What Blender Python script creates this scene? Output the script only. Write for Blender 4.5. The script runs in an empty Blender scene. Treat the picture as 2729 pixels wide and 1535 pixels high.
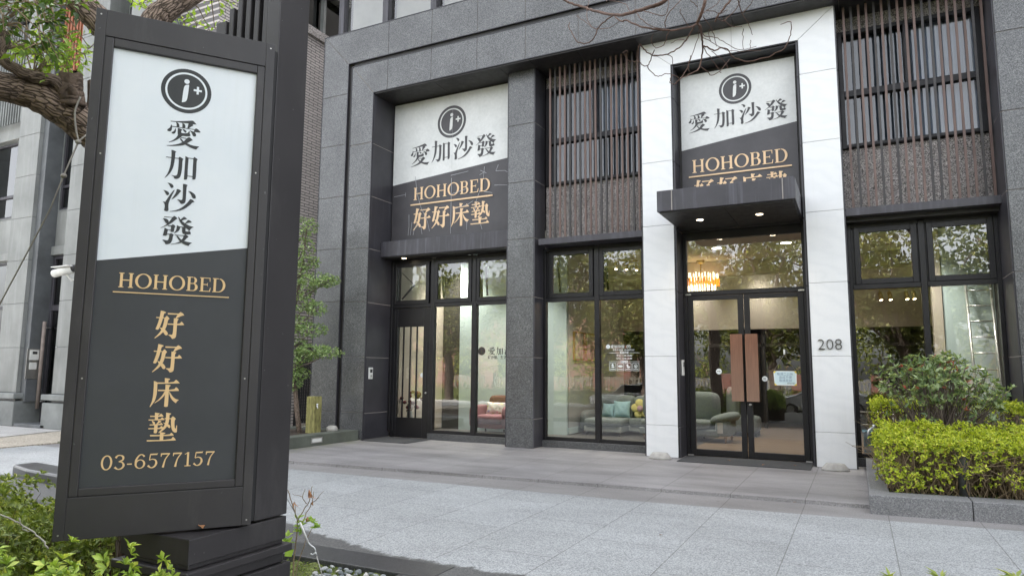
import bpy, bmesh, math, random
import numpy as np
from mathutils import Vector, Matrix
R = math.radians
sc = bpy.context.scene
COL = sc.collection

# ------------------------------------------------------------------ camera
cam_d = bpy.data.cameras.new('camera')
cam = bpy.data.objects.new('camera', cam_d)
COL.objects.link(cam)
cam_d.sensor_width = 36.0
cam_d.lens = 23.954
cam_d.clip_start = 0.05
cam_d.clip_end = 600
_r = Vector((0.89292073, 0.4501524, 0.00744179))
_u = Vector((0.04706443, -0.10977021, 0.9928421))
_w = Vector((-0.44774714, 0.88617906, 0.11920227))
cam.matrix_world = Matrix(((_r.x, _u.x, -_w.x, 0), (_r.y, _u.y, -_w.y, 0), (_r.z, _u.z, -_w.z, 1.5), (0, 0, 0, 1)))
sc.camera = cam

# ------------------------------------------------------------------ world and sun (bright overcast)
SUN_EL, SUN_AZ = R(50), R(-9)           # azimuth from +Y clockwise: high behind the shop, which stands in open shade
world = bpy.data.worlds.new('World')
sc.world = world
world.use_nodes = True
nt = world.node_tree
bg = nt.nodes['Background']
sky = nt.nodes.new('ShaderNodeTexSky')
sky.sky_type = 'NISHITA'
sky.sun_disc = False
sky.sun_elevation = SUN_EL
sky.sun_rotation = SUN_AZ
sky.air_density = 1.0
sky.dust_density = 4.0
sky.ozone_density = 1.0
hs = nt.nodes.new('ShaderNodeHueSaturation')
hs.inputs['Saturation'].default_value = 0.22
nt.links.new(sky.outputs[0], hs.inputs['Color'])
nt.links.new(hs.outputs[0], bg.inputs[0])
bg.inputs[1].default_value = 0.15
sun_d = bpy.data.lights.new('sun', 'SUN')
sun_d.energy = 3.0
sun_d.angle = R(3)
sun_d.color = (1.0, 0.965, 0.92)
sun = bpy.data.objects.new('sun', sun_d)
COL.objects.link(sun)
sd = Vector((math.sin(SUN_AZ) * math.cos(SUN_EL), math.cos(SUN_AZ) * math.cos(SUN_EL), math.sin(SUN_EL)))
sun.rotation_euler = sd.to_track_quat('Z', 'Y').to_euler()
sun.location = sd * 60
sc.view_settings.view_transform = 'Standard'
sc.view_settings.look = 'None'
sc.view_settings.gamma = 1.0
sc.view_settings.exposure = 2.6
sc.cycles.max_bounces = 7
sc.cycles.diffuse_bounces = 3
sc.cycles.glossy_bounces = 3
sc.cycles.transmission_bounces = 4
sc.cycles.transparent_max_bounces = 24
sc.cycles.use_denoising = True
sc.cycles.sample_clamp_indirect = 6.0
sc.cycles.caustics_reflective = False
sc.cycles.caustics_refractive = False

# ------------------------------------------------------------------ materials
MATS = {}
def nodes(name):
    m = bpy.data.materials.new(name)
    m.use_nodes = True
    t = m.node_tree
    b = t.nodes['Principled BSDF']
    MATS[name] = m
    return m, t, b
def L(t, a, b):
    t.links.new(a, b)
def pos(t, scale=(1, 1, 1), coord='pos'):
    g = t.nodes.new('ShaderNodeNewGeometry')
    src = g.outputs['Position']
    if coord == 'obj':
        tc = t.nodes.new('ShaderNodeTexCoord'); src = tc.outputs['Object']
    mp = t.nodes.new('ShaderNodeMapping')
    mp.inputs['Scale'].default_value = scale
    L(t, src, mp.inputs[0])
    return mp.outputs[0]
def noise(t, vec, scale, detail=4, rough=0.6):
    n = t.nodes.new('ShaderNodeTexNoise')
    n.inputs['Scale'].default_value = scale
    n.inputs['Detail'].default_value = detail
    n.inputs['Roughness'].default_value = rough
    L(t, vec, n.inputs['Vector'])
    return n.outputs[0]
def ramp(t, fac, stops):
    r = t.nodes.new('ShaderNodeValToRGB')
    e = r.color_ramp.elements
    while len(e) < len(stops):
        e.new(0.5)
    for i, (p, c) in enumerate(stops):
        e[i].position = p
        e[i].color = (c[0], c[1], c[2], 1) if not isinstance(c, (int, float)) else (c, c, c, 1)
    L(t, fac, r.inputs[0])
    return r.outputs[0]
def mix(t, fac, a, b, mode='MIX'):
    m = t.nodes.new('ShaderNodeMix')
    m.data_type = 'RGBA'
    m.blend_type = mode
    for s, v in ((m.inputs[0], fac), (m.inputs[6], a), (m.inputs[7], b)):
        if isinstance(v, (int, float)):
            s.default_value = v
        elif isinstance(v, tuple):
            s.default_value = (v[0], v[1], v[2], 1)
        else:
            L(t, v, s)
    return m.outputs[2]
def bump(t, b, h, strength=0.3, dist=0.01):
    n = t.nodes.new('ShaderNodeBump')
    n.inputs['Strength'].default_value = strength
    n.inputs['Distance'].default_value = dist
    L(t, h, n.inputs['Height'])
    L(t, n.outputs[0], b.inputs['Normal'])

def plain(name, col, rough=0.5, metal=0.0, var=0.15, scale=3.0, spec=0.5, coord='pos', bumpy=0.0):
    m, t, b = nodes(name)
    b.inputs['Roughness'].default_value = rough
    b.inputs['Metallic'].default_value = metal
    b.inputs['Specular IOR Level'].default_value = spec
    v = pos(t, coord=coord)
    n = noise(t, v, scale, 5)
    lo = tuple(c * (1 - var) for c in col); hi = tuple(min(1, c * (1 + var)) for c in col)
    L(t, ramp(t, n, [(0.3, lo), (0.7, hi)]), b.inputs['Base Color'])
    rr = ramp(t, noise(t, v, scale * 2.7, 4), [(0.3, max(0, rough - 0.08)), (0.7, min(1, rough + 0.08))])
    L(t, rr, b.inputs['Roughness'])
    if bumpy:
        bump(t, b, noise(t, v, scale * 20, 3), bumpy, 0.005)
    return m

def granite(name, dark, mid, light, scale=90, rough=0.45, big=0.12):
    m, t, b = nodes(name)
    v = pos(t)
    n1 = noise(t, v, scale, 3, 0.7)
    vo = t.nodes.new('ShaderNodeTexVoronoi'); vo.inputs['Scale'].default_value = scale * 1.25
    L(t, v, vo.inputs['Vector'])
    c1 = ramp(t, n1, [(0.34, dark), (0.52, mid), (0.68, light)])
    vsep = t.nodes.new('ShaderNodeSeparateColor'); L(t, vo.outputs['Color'], vsep.inputs[0])
    c2 = ramp(t, vsep.outputs[0], [(0.15, dark), (0.5, mid), (0.93, light)])
    c = mix(t, 0.55, c1, c2)
    n2 = noise(t, v, 1.3, 4)
    c = mix(t, 1.0, c, ramp(t, n2, [(0.3, 1 - big), (0.7, 1 + big)]), 'MULTIPLY')
    L(t, c, b.inputs['Base Color'])
    b.inputs['Roughness'].default_value = rough
    bump(t, b, n1, 0.08, 0.003)
    return m

granite('granite', (0.026, 0.027, 0.029), (0.085, 0.087, 0.090), (0.25, 0.25, 0.25), 85, 0.30, 0.22)
granite('kerb_granite', (0.10, 0.10, 0.105), (0.17, 0.17, 0.175), (0.30, 0.30, 0.30), 85, 0.6)
granite('kerb_dark', (0.035, 0.035, 0.037), (0.055, 0.055, 0.057), (0.10, 0.10, 0.10), 85, 0.32)
granite('sill_stone', (0.035, 0.035, 0.036), (0.075, 0.075, 0.077), (0.16, 0.16, 0.16), 85, 0.5)
m, t, b = nodes('pebbledash')
v = pos(t); vo = t.nodes.new('ShaderNodeTexVoronoi'); vo.inputs['Scale'].default_value = 88; L(t, v, vo.inputs['Vector'])
vsep = t.nodes.new('ShaderNodeSeparateColor'); L(t, vo.outputs['Color'], vsep.inputs[0])
c = ramp(t, vsep.outputs[0], [(0.12, (0.07, 0.062, 0.060)), (0.5, (0.33, 0.295, 0.285)), (0.85, (0.72, 0.67, 0.65))])
L(t, c, b.inputs['Base Color']); b.inputs['Roughness'].default_value = 0.8; bump(t, b, vo.outputs['Distance'], 0.5, 0.02)

# dark bluish stone panels of the reveals, with pale lime runs
m, t, b = nodes('reveal_stone')
v = pos(t); vs = pos(t, (9, 9, 0.5))
c = ramp(t, noise(t, v, 1.2, 4), [(0.3, (0.028, 0.027, 0.032)), (0.7, (0.050, 0.048, 0.056))])
c = mix(t, ramp(t, noise(t, vs, 1.0, 4), [(0.60, 0.0), (0.82, 0.30)]), c, (0.20, 0.20, 0.23))
L(t, c, b.inputs['Base Color']); b.inputs['Roughness'].default_value = 0.42
# canopy metal with rain streaks
m, t, b = nodes('canopy_metal')
v = pos(t); vs = pos(t, (14, 14, 0.8))
c = ramp(t, noise(t, v, 2.2, 4), [(0.3, (0.032, 0.030, 0.036)), (0.7, (0.050, 0.047, 0.056))])
c = mix(t, ramp(t, noise(t, vs, 1.0, 5), [(0.50, 0.0), (0.8, 0.5)]), c, (0.16, 0.16, 0.19))
L(t, c, b.inputs['Base Color']); b.inputs['Roughness'].default_value = 0.45
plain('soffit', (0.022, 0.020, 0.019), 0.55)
plain('frame_metal', (0.016, 0.015, 0.017), 0.38, 0.3, 0.2, 4)
plain('joint', (0.30, 0.27, 0.25), 0.8)
# white marble with soft grey veins
m, t, b = nodes('marble')
v = pos(t, (1, 1, 2.0)); v2 = pos(t)
wv = t.nodes.new('ShaderNodeTexWave'); wv.inputs['Scale'].default_value = 1.1; wv.inputs['Distortion'].default_value = 9
wv.inputs['Detail'].default_value = 4; wv.inputs['Detail Scale'].default_value = 1.6; wv.bands_direction = 'DIAGONAL'
L(t, v, wv.inputs['Vector'])
c = ramp(t, wv.outputs[0], [(0.0, (0.715, 0.722, 0.727)), (0.3, (0.735, 0.74, 0.745)), (1.0, (0.75, 0.755, 0.757))])
c = mix(t, ramp(t, noise(t, v2, 45, 3), [(0.4, 0.0), (0.75, 0.22)]), c, (0.66, 0.67, 0.68))
vst = pos(t, (7, 7, 0.5)); c = mix(t, ramp(t, noise(t, vst, 1.2, 5), [(0.55, 0.0), (0.85, 0.22)]), c, (0.55, 0.54, 0.51))
L(t, c, b.inputs['Base Color']); b.inputs['Roughness'].default_value = 0.45
plain('marble_joint', (0.36, 0.36, 0.35), 0.8)
# louvre slats
m, t, b = nodes('louvre_brown')
v = pos(t, (3, 3, 0.6)); c = ramp(t, noise(t, v, 3, 4), [(0.3, (0.085, 0.050, 0.041)), (0.7, (0.145, 0.093, 0.078))])
L(t, c, b.inputs['Base Color']); b.inputs['Roughness'].default_value = 0.5
plain('louvre_dark', (0.030, 0.026, 0.026), 0.5)

# grey neighbour tiles: large matt tiles, weathered
m, t, b = nodes('grey_tile')
v = pos(t); vs = pos(t, (5, 5, 0.5))
c = ramp(t, noise(t, v, 0.8, 5), [(0.3, (0.15, 0.157, 0.150)), (0.7, (0.26, 0.267, 0.258))])
c = mix(t, ramp(t, noise(t, vs, 1, 4), [(0.5, 0.0), (0.8, 0.45)]), c, (0.38, 0.39, 0.39))
c = mix(t, 1.0, c, ramp(t, noise(t, v, 60, 2), [(0.3, 0.9), (0.7, 1.08)]), 'MULTIPLY')
L(t, c, b.inputs['Base Color']); b.inputs['Roughness'].default_value = 0.55
plain('dark_tile', (0.115, 0.122, 0.128), 0.5, 0, 0.25, 2)
plain('base_tile', (0.20, 0.21, 0.205), 0.6, 0, 0.3, 1.5)

# small brick tiles of the side wall
def brick(name, c1, c2, mort, scale, bw, rh, ms, axes, rough=0.6):
    m, t, b = nodes(name)
    g = t.nodes.new('ShaderNodeNewGeometry')
    sp_ = t.nodes.new('ShaderNodeSeparateXYZ'); L(t, g.outputs['Position'], sp_.inputs[0])
    cb = t.nodes.new('ShaderNodeCombineXYZ')
    L(t, sp_.outputs[axes[0]], cb.inputs[0]); L(t, sp_.outputs[axes[1]], cb.inputs[1])
    br = t.nodes.new('ShaderNodeTexBrick')
    br.inputs['Scale'].default_value = scale
    br.inputs['Brick Width'].default_value = bw; br.inputs['Row Height'].default_value = rh
    br.inputs['Mortar Size'].default_value = ms; br.inputs['Mortar Smooth'].default_value = 0.1
    br.inputs['Color1'].default_value = (*c1, 1); br.inputs['Color2'].default_value = (*c2, 1); br.inputs['Mortar'].default_value = (*mort, 1)
    L(t, cb.outputs[0], br.inputs['Vector'])
    v = pos(t)
    c = mix(t, 1.0, br.outputs[0], ramp(t, noise(t, v, 1.1, 5), [(0.3, 0.86), (0.7, 1.1)]), 'MULTIPLY')
    L(t, c, b.inputs['Base Color']); b.inputs['Roughness'].default_value = rough
    inv = t.nodes.new('ShaderNodeMath'); inv.operation = 'SUBTRACT'; inv.inputs[0].default_value = 1.0
    L(t, br.outputs['Fac'], inv.inputs[1])
    bump(t, b, inv.outputs[0], 0.4, 0.01)
    return m
brick('wall_tile', (0.50, 0.455, 0.435), (0.58, 0.53, 0.51), (0.13, 0.12, 0.12), 1.0, 0.34, 0.078, 0.014, (1, 2))
brick('wall_tile_upper', (0.22, 0.225, 0.22), (0.36, 0.36, 0.345), (0.05, 0.05, 0.055), 1.0, 0.30, 0.085, 0.016, (1, 2))
brick('red_brick', (0.20, 0.062, 0.04), (0.24, 0.08, 0.05), (0.18, 0.16, 0.14), 1.0, 0.24, 0.075, 0.01, (0, 2))

# paving
def paving(name, base, dark, light, colw, rowl, stain, rough, fine=150):
    m, t, b = nodes(name)
    g = t.nodes.new('ShaderNodeNewGeometry')
    sp_ = t.nodes.new('ShaderNodeSeparateXYZ'); L(t, g.outputs['Position'], sp_.inputs[0])
    cb = t.nodes.new('ShaderNodeCombineXYZ')
    ax = t.nodes.new('ShaderNodeMath'); ax.operation = 'ADD'; ax.inputs[1].default_value = 0.63 + colw * 40
    L(t, sp_.outputs[0], ax.inputs[0])
    L(t, sp_.outputs[1], cb.inputs[0]); L(t, ax.outputs[0], cb.inputs[1])
    br = t.nodes.new('ShaderNodeTexBrick')
    br.inputs['Scale'].default_value = 1.0; br.offset = 0.43
    br.inputs['Brick Width'].default_value = rowl; br.inputs['Row Height'].default_value = colw
    br.inputs['Mortar Size'].default_value = 0.0045; br.inputs['Mortar Smooth'].default_value = 0.0
    br.inputs['Color1'].default_value = (0.955, 0.953, 0.95, 1); br.inputs['Color2'].default_value = (1.04, 1.04, 1.045, 1); br.inputs['Mortar'].default_value = (0.52, 0.51, 0.50, 1)
    L(t, cb.outputs[0], br.inputs['Vector'])
    v = pos(t)
    n1 = noise(t, v, fine, 2, 0.8)
    c = ramp(t, n1, [(0.36, dark), (0.5, base), (0.64, light)])
    c = mix(t, 1.0, c, br.outputs[0], 'MULTIPLY')
    vs = pos(t, (0.35, 1.3, 1))
    c = mix(t, 1.0, c, ramp(t, noise(t, vs, 1.6, 6, 0.65), [(0.28, 1 - stain), (0.5, 1.0), (0.75, 1 + stain * 0.8)]), 'MULTIPLY')
    # dull trodden blotches and pale scuffs
    c = mix(t, 1.0, c, ramp(t, noise(t, pos(t, (1, 1.6, 1)), 0.55, 5, 0.7), [(0.35, 0.90), (0.65, 1.07)]), 'MULTIPLY')
    sc2 = ramp(t, noise(t, pos(t, (1.5, 4.5, 1)), 2.6, 5, 0.75), [(0.68, 0.0), (0.80, 0.35)])
    c = mix(t, sc2, c, tuple(min(1, x * 1.5) for x in light))
    spots_ = ramp(t, noise(t, v, 7.5, 2, 0.5), [(0.715, 0.0), (0.735, 0.35)])
    c = mix(t, spots_, c, tuple(x * 0.55 for x in dark))
    return m, t, b, c, v, sp_
m, t, b, c, v, sp_ = paving('light_paving', (0.305, 0.318, 0.322), (0.165, 0.174, 0.178), (0.49, 0.505, 0.51), 0.85, 1.35, 0.10, 0.6, 85)
# wet run-off along the bed kerb: a damp patch with its own ragged edge
dy = t.nodes.new('ShaderNodeMath'); dy.operation = 'SUBTRACT'; L(t, sp_.outputs[1], dy.inputs[0]); dy.inputs[1].default_value = 4.70
nx = t.nodes.new('ShaderNodeMapRange'); L(t, sp_.outputs[0], nx.inputs[0]); nx.inputs[1].default_value = -6.5; nx.inputs[2].default_value = -3.6; nx.inputs[3].default_value = 1.0; nx.inputs[4].default_value = 0.16
nn = t.nodes.new('ShaderNodeMath'); nn.operation = 'MULTIPLY_ADD'; L(t, noise(t, pos(t, (3.5, 1.2, 1)), 2.2, 6, 0.7), nn.inputs[0]); nn.inputs[1].default_value = 0.3; nn.inputs[2].default_value = -0.15
ed = t.nodes.new('ShaderNodeMath'); ed.operation = 'ADD'; L(t, nx.outputs[0], ed.inputs[0]); L(t, nn.outputs[0], ed.inputs[1])
lt = t.nodes.new('ShaderNodeMath'); lt.operation = 'SUBTRACT'; L(t, ed.outputs[0], lt.inputs[0]); L(t, dy.outputs[0], lt.inputs[1])
wet = ramp(t, lt.outputs[0], [(0.0, 0.0), (0.05, 1.0)])
c = mix(t, wet, c, mix(t, 1.0, c, (0.30, 0.29, 0.28), 'MULTIPLY'))
L(t, c, b.inputs['Base Color']); b.inputs['Roughness'].default_value = 0.62
m, t, b, c, v, sp_ = paving('porch_paving', (0.245, 0.235, 0.235), (0.17, 0.163, 0.163), (0.34, 0.33, 0.328), 0.85, 1.7, 0.34, 0.6, 75)
pale = ramp(t, noise(t, pos(t, (0.7, 1.6, 1)), 0.9, 6, 0.7), [(0.60, 0.0), (0.78, 0.4)])
c = mix(t, pale, c, (0.38, 0.37, 0.37))
moss = t.nodes.new('ShaderNodeMapRange'); L(t, sp_.outputs[0], moss.inputs[0]); moss.inputs[1].default_value = -8.9; moss.inputs[2].default_value = -9.6
mm = t.nodes.new('ShaderNodeMath'); mm.operation = 'MULTIPLY'; L(t, moss.outputs[0], mm.inputs[0]); L(t, ramp(t, noise(t, v, 3.5, 5), [(0.4, 0.0), (0.65, 0.7)]), mm.inputs[1])
c = mix(t, mm.outputs[0], c, (0.16, 0.17, 0.07))
L(t, c, b.inputs['Base Color']); b.inputs['Roughness'].default_value = 0.6
m, t, b, c, v, sp_ = paving('porch_strip', (0.225, 0.215, 0.212), (0.15, 0.145, 0.143), (0.32, 0.31, 0.305), 0.85, 3.0, 0.2, 0.6, 120)
L(t, c, b.inputs['Base Color']); b.inputs['Roughness'].default_value = 0.6
m, t, b, c, v, sp_ = paving('pale_walk', (0.46, 0.45, 0.43), (0.34, 0.33, 0.32), (0.6, 0.59, 0.57), 0.6, 0.6, 0.12, 0.7)
L(t, c, b.inputs['Base Color']); b.inputs['Roughness'].default_value = 0.7
granite('pebble_kerb', (0.20, 0.17, 0.13), (0.42, 0.37, 0.30), (0.62, 0.57, 0.48), 40, 0.8)
plain('asphalt', (0.06, 0.06, 0.062), 0.85, 0, 0.2, 8)
plain('soil', (0.045, 0.032, 0.022), 0.95, 0, 0.4, 14, bumpy=0.6)
plain('planter_stone', (0.105, 0.115, 0.095), 0.6, 0, 0.3, 2.2)
plain('mat_rubber', (0.055, 0.056, 0.058), 0.9, 0, 0.25, 40, bumpy=0.5)
m, t, b = nodes('moss')
v = pos(t); c = ramp(t, noise(t, v, 28, 5), [(0.35, (0.045, 0.035, 0.02)), (0.5, (0.09, 0.11, 0.025)), (0.68, (0.20, 0.25, 0.05))])
L(t, c, b.inputs['Base Color']); b.inputs['Roughness'].default_value = 0.95; bump(t, b, noise(t, v, 60, 4), 0.8, 0.02)
m, t, b = nodes('mossy_post')
v = pos(t, (4, 4, 1)); c = ramp(t, noise(t, v, 4, 6, 0.7), [(0.32, (0.09, 0.075, 0.035)), (0.48, (0.23, 0.215, 0.075)), (0.62, (0.34, 0.31, 0.12)), (0.8, (0.20, 0.16, 0.10))])
L(t, c, b.inputs['Base Color']); b.inputs['Roughness'].default_value = 0.9; bump(t, b, noise(t, v, 12, 4), 0.5, 0.02)

# pylon sign
m, t, b = nodes('sign_metal')
v = pos(t); c = ramp(t, noise(t, v, 2.0, 5), [(0.3, (0.028, 0.026, 0.028)), (0.7, (0.041, 0.038, 0.040))])
sm_ = ramp(t, noise(t, pos(t, (3, 3, 0.8)), 2.4, 6, 0.7), [(0.55, 0.0), (0.85, 0.28)])
c = mix(t, sm_, c, (0.13, 0.125, 0.12))
sp1 = ramp(t, noise(t, v, 38, 2, 0.4), [(0.76, 0.0), (0.80, 0.6)])
c = mix(t, sp1, c, (0.20, 0.20, 0.20))
L(t, c, b.inputs['Base Color']); b.inputs['Roughness'].default_value = 0.42; b.inputs['Metallic'].default_value = 0.15
m, t, b = nodes('sign_white')
v = pos(t); c = ramp(t, noise(t, v, 3, 5), [(0.3, (0.69, 0.745, 0.785)), (0.7, (0.75, 0.79, 0.82))])
c = mix(t, ramp(t, noise(t, pos(t, (26, 26, 1.2)), 1.0, 5), [(0.56, 0.0), (0.85, 0.22)]), c, (0.58, 0.61, 0.60))
L(t, c, b.inputs['Base Color']); b.inputs['Roughness'].default_value = 0.35
plain('sign_dark', (0.036, 0.039, 0.043), 0.5, 0, 0.1, 3)
plain('ink', (0.027, 0.030, 0.032), 0.55, 0, 0.1, 3)
plain('gold', (0.72, 0.50, 0.25), 0.5, 0, 0.06, 5)
m, t, b = nodes('banner_white')
v = pos(t); c = ramp(t, noise(t, v, 2.0, 6), [(0.3, (0.60, 0.61, 0.60)), (0.7, (0.72, 0.725, 0.715))])
c = mix(t, 1.0, c, ramp(t, noise(t, v, 16, 4), [(0.3, 0.95), (0.7, 1.03)]), 'MULTIPLY')
L(t, c, b.inputs['Base Color']); b.inputs['Roughness'].default_value = 0.5; bump(t, b, noise(t, pos(t, (5, 5, 2)), 2.5, 4), 0.25, 0.01)
m, t, b = nodes('banner_dark')
v = pos(t); c = ramp(t, noise(t, v, 2.0, 6), [(0.3, (0.046, 0.043, 0.048)), (0.7, (0.068, 0.064, 0.070))])
L(t, c, b.inputs['Base Color']); b.inputs['Roughness'].default_value = 0.5; bump(t, b, noise(t, pos(t, (5, 5, 2)), 2.5, 4), 0.25, 0.01)
plain('banner_ink', (0.062, 0.060, 0.064), 0.55, 0, 0.1, 3)
plain('banner_gold', (0.76, 0.53, 0.32), 0.5, 0, 0.06, 5)
plain('crease_pale', (0.34, 0.34, 0.36), 0.6)

# glass: clear pane with a Fresnel reflection
def glass(name, tint, ior=1.75, gl=1.0):
    m = bpy.data.materials.new(name); m.use_nodes = True; MATS[name] = m
    t = m.node_tree; t.nodes.clear()
    o = t.nodes.new('ShaderNodeOutputMaterial')
    tr = t.nodes.new('ShaderNodeBsdfTransparent'); tr.inputs[0].default_value = (*tint, 1)
    gs = t.nodes.new('ShaderNodeBsdfGlossy'); gs.inputs['Roughness'].default_value = 0.004; gs.inputs[0].default_value = (gl, gl, gl, 1)
    fr = t.nodes.new('ShaderNodeFresnel'); fr.inputs[0].default_value = ior
    v = pos(t)
    bm_ = t.nodes.new('ShaderNodeBump'); bm_.inputs['Strength'].default_value = 0.012; bm_.inputs['Distance'].default_value = 0.05
    L(t, noise(t, v, 2.5, 2), bm_.inputs['Height']); L(t, bm_.outputs[0], gs.inputs['Normal'])
    mx = t.nodes.new('ShaderNodeMixShader')
    L(t, fr.outputs[0], mx.inputs[0]); L(t, tr.outputs[0], mx.inputs[1]); L(t, gs.outputs[0], mx.inputs[2]); L(t, mx.outputs[0], o.inputs[0])
    return m
glass('glass', (0.92, 0.94, 0.91), 2.2)
glass('glass_upper', (0.72, 0.75, 0.78), 1.75)
glass('glass_dark', (0.30, 0.34, 0.36), 2.0)
def emit(name, col, s):
    m, t, b = nodes(name)
    b.inputs['Base Color'].default_value = (*col, 1)
    b.inputs['Emission Color'].default_value = (*col, 1); b.inputs['Emission Strength'].default_value = s
    return m
emit('lamp_warm', (1.0, 0.83, 0.58), 3.0)
emit('lamp_white', (1.0, 0.93, 0.82), 3.5)
emit('crystal_amber', (1.0, 0.33, 0.03), 0.22)
emit('crystal_white', (1.0, 0.86, 0.60), 0.6)

# interior
plain('wall_paint', (0.56, 0.51, 0.44), 0.85, 0, 0.05, 1)
plain('wall_white', (0.62, 0.77, 0.78), 0.8, 0, 0.04, 1)
plain('wall_grey', (0.42, 0.44, 0.43), 0.85, 0, 0.05, 1)
plain('ceiling_paint', (0.66, 0.62, 0.55), 0.9, 0, 0.04, 1)
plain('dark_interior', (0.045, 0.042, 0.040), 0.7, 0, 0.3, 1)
m, t, b = nodes('wood_floor')
v = pos(t, (0.6, 4, 1)); c = ramp(t, noise(t, v, 4, 5), [(0.3, (0.20, 0.135, 0.085)), (0.7, (0.31, 0.22, 0.145))])
L(t, c, b.inputs['Base Color']); b.inputs['Roughness'].default_value = 0.35
plain('dark_floor', (0.10, 0.095, 0.09), 0.4, 0, 0.2, 3)
plain('sofa_teal', (0.235, 0.27, 0.275), 0.95, 0, 0.12, 30, bumpy=0.4)
plain('sofa_grey', (0.34, 0.37, 0.36), 0.95, 0, 0.12, 30, bumpy=0.4)
plain('chair_pink', (0.34, 0.175, 0.195), 0.95, 0, 0.12, 30, bumpy=0.4)
plain('chair_back', (0.20, 0.095, 0.075), 0.9, 0, 0.12, 30, bumpy=0.4)
plain('cushion_aqua', (0.38, 0.58, 0.64), 0.95, 0, 0.08, 30, bumpy=0.3)
plain('cushion_yellow', (0.78, 0.70, 0.27), 0.95, 0, 0.06, 30)
plain('cushion_rose', (0.55, 0.36, 0.40), 0.95, 0, 0.06, 30)
m, t, b = nodes('cushion_dots')
v = pos(t); vo = t.nodes.new('ShaderNodeTexVoronoi'); vo.inputs['Scale'].default_value = 11; L(t, v, vo.inputs['Vector'])
hsv = mix(t, 0.5, vo.outputs['Color'], (0.75, 0.62, 0.25))
c = mix(t, ramp(t, vo.outputs['Distance'], [(0.36, 1.0), (0.40, 0.0)]), (0.72, 0.72, 0.66), hsv)
L(t, c, b.inputs['Base Color']); b.inputs['Roughness'].default_value = 0.9
plain('wood_leg', (0.45, 0.27, 0.15), 0.5)
plain('black', (0.015, 0.015, 0.016), 0.5)
plain('brass', (0.55, 0.40, 0.14), 0.35, 0.8, 0.15, 6)
plain('picture_art', (0.42, 0.38, 0.33), 0.7, 0, 0.55, 5)
plain('picture_frame', (0.30, 0.16, 0.035), 0.45)
plain('aluminium', (0.62, 0.64, 0.64), 0.35, 0.7, 0.1, 6)
plain('blue_plastic', (0.06, 0.17, 0.25), 0.5)
plain('flower_red', (0.13, 0.012, 0.015), 0.8)
plain('blind_or_backing', (0.74, 0.72, 0.68), 0.7, 0, 0.1, 2)  # pale tone of the brightness mirrored in the storey windows
plain('curtain_blue', (0.42, 0.48, 0.58), 0.8, 0, 0.1, 3)
plain('curtain_dark', (0.09, 0.11, 0.14), 0.8, 0, 0.15, 3)
plain('door_wood', (0.34, 0.165, 0.105), 0.5, 0, 0.35, 1)
m, t, b = nodes('handle_wood')
v = pos(t, (40, 40, 2.0)); c = ramp(t, noise(t, v, 1.5, 5), [(0.3, (0.135, 0.056, 0.030)), (0.7, (0.225, 0.105, 0.060))])
sx = t.nodes.new('ShaderNodeSeparateXYZ'); g = t.nodes.new('ShaderNodeNewGeometry'); L(t, g.outputs['Position'], sx.inputs[0])
wz = t.nodes.new('ShaderNodeMapRange'); L(t, sx.outputs[2], wz.inputs[0]); wz.inputs[1].default_value = 2.0; wz.inputs[2].default_value = 1.0; wz.inputs[3].default_value = 0; wz.inputs[4].default_value = 0.55
c = mix(t, wz.outputs[0], c, (0.26, 0.175, 0.125))
L(t, c, b.inputs['Base Color']); b.inputs['Roughness'].default_value = 0.55
plain('white_plastic', (0.72, 0.72, 0.69), 0.45, 0, 0.05, 8)
plain('number_metal', (0.09, 0.085, 0.08), 0.45, 0.6, 0.1, 6)
plain('steel', (0.42, 0.41, 0.39), 0.35, 0.8, 0.12, 6)
plain('decal_white', (0.80, 0.84, 0.83), 0.6, 0, 0.03, 3)
plain('paper_blue', (0.60, 0.74, 0.77), 0.6, 0, 0.03, 3)
plain('ink_blue', (0.16, 0.24, 0.36), 0.6, 0, 0.03, 3)
plain('tape_yellow', (0.80, 0.62, 0.05), 0.6, 0, 0.03, 3)
plain('concrete', (0.40, 0.385, 0.36), 0.9, 0, 0.25, 9, bumpy=0.5)
plain('bollard', (0.075, 0.077, 0.08), 0.5, 0, 0.15, 4)
plain('cable', (0.30, 0.28, 0.25), 0.7)
plain('rust', (0.28, 0.095, 0.045), 0.7, 0, 0.2, 8)
plain('car_paint', (0.62, 0.64, 0.66), 0.2, 0.3, 0.02, 1)
plain('tyre', (0.02, 0.02, 0.02), 0.9)
plain('iron_fence', (0.22, 0.20, 0.16), 0.6)
plain('weathered_pole', (0.25, 0.205, 0.18), 0.7, 0, 0.2, 6)
plain('dark_fence', (0.02, 0.02, 0.022), 0.5)

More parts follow.
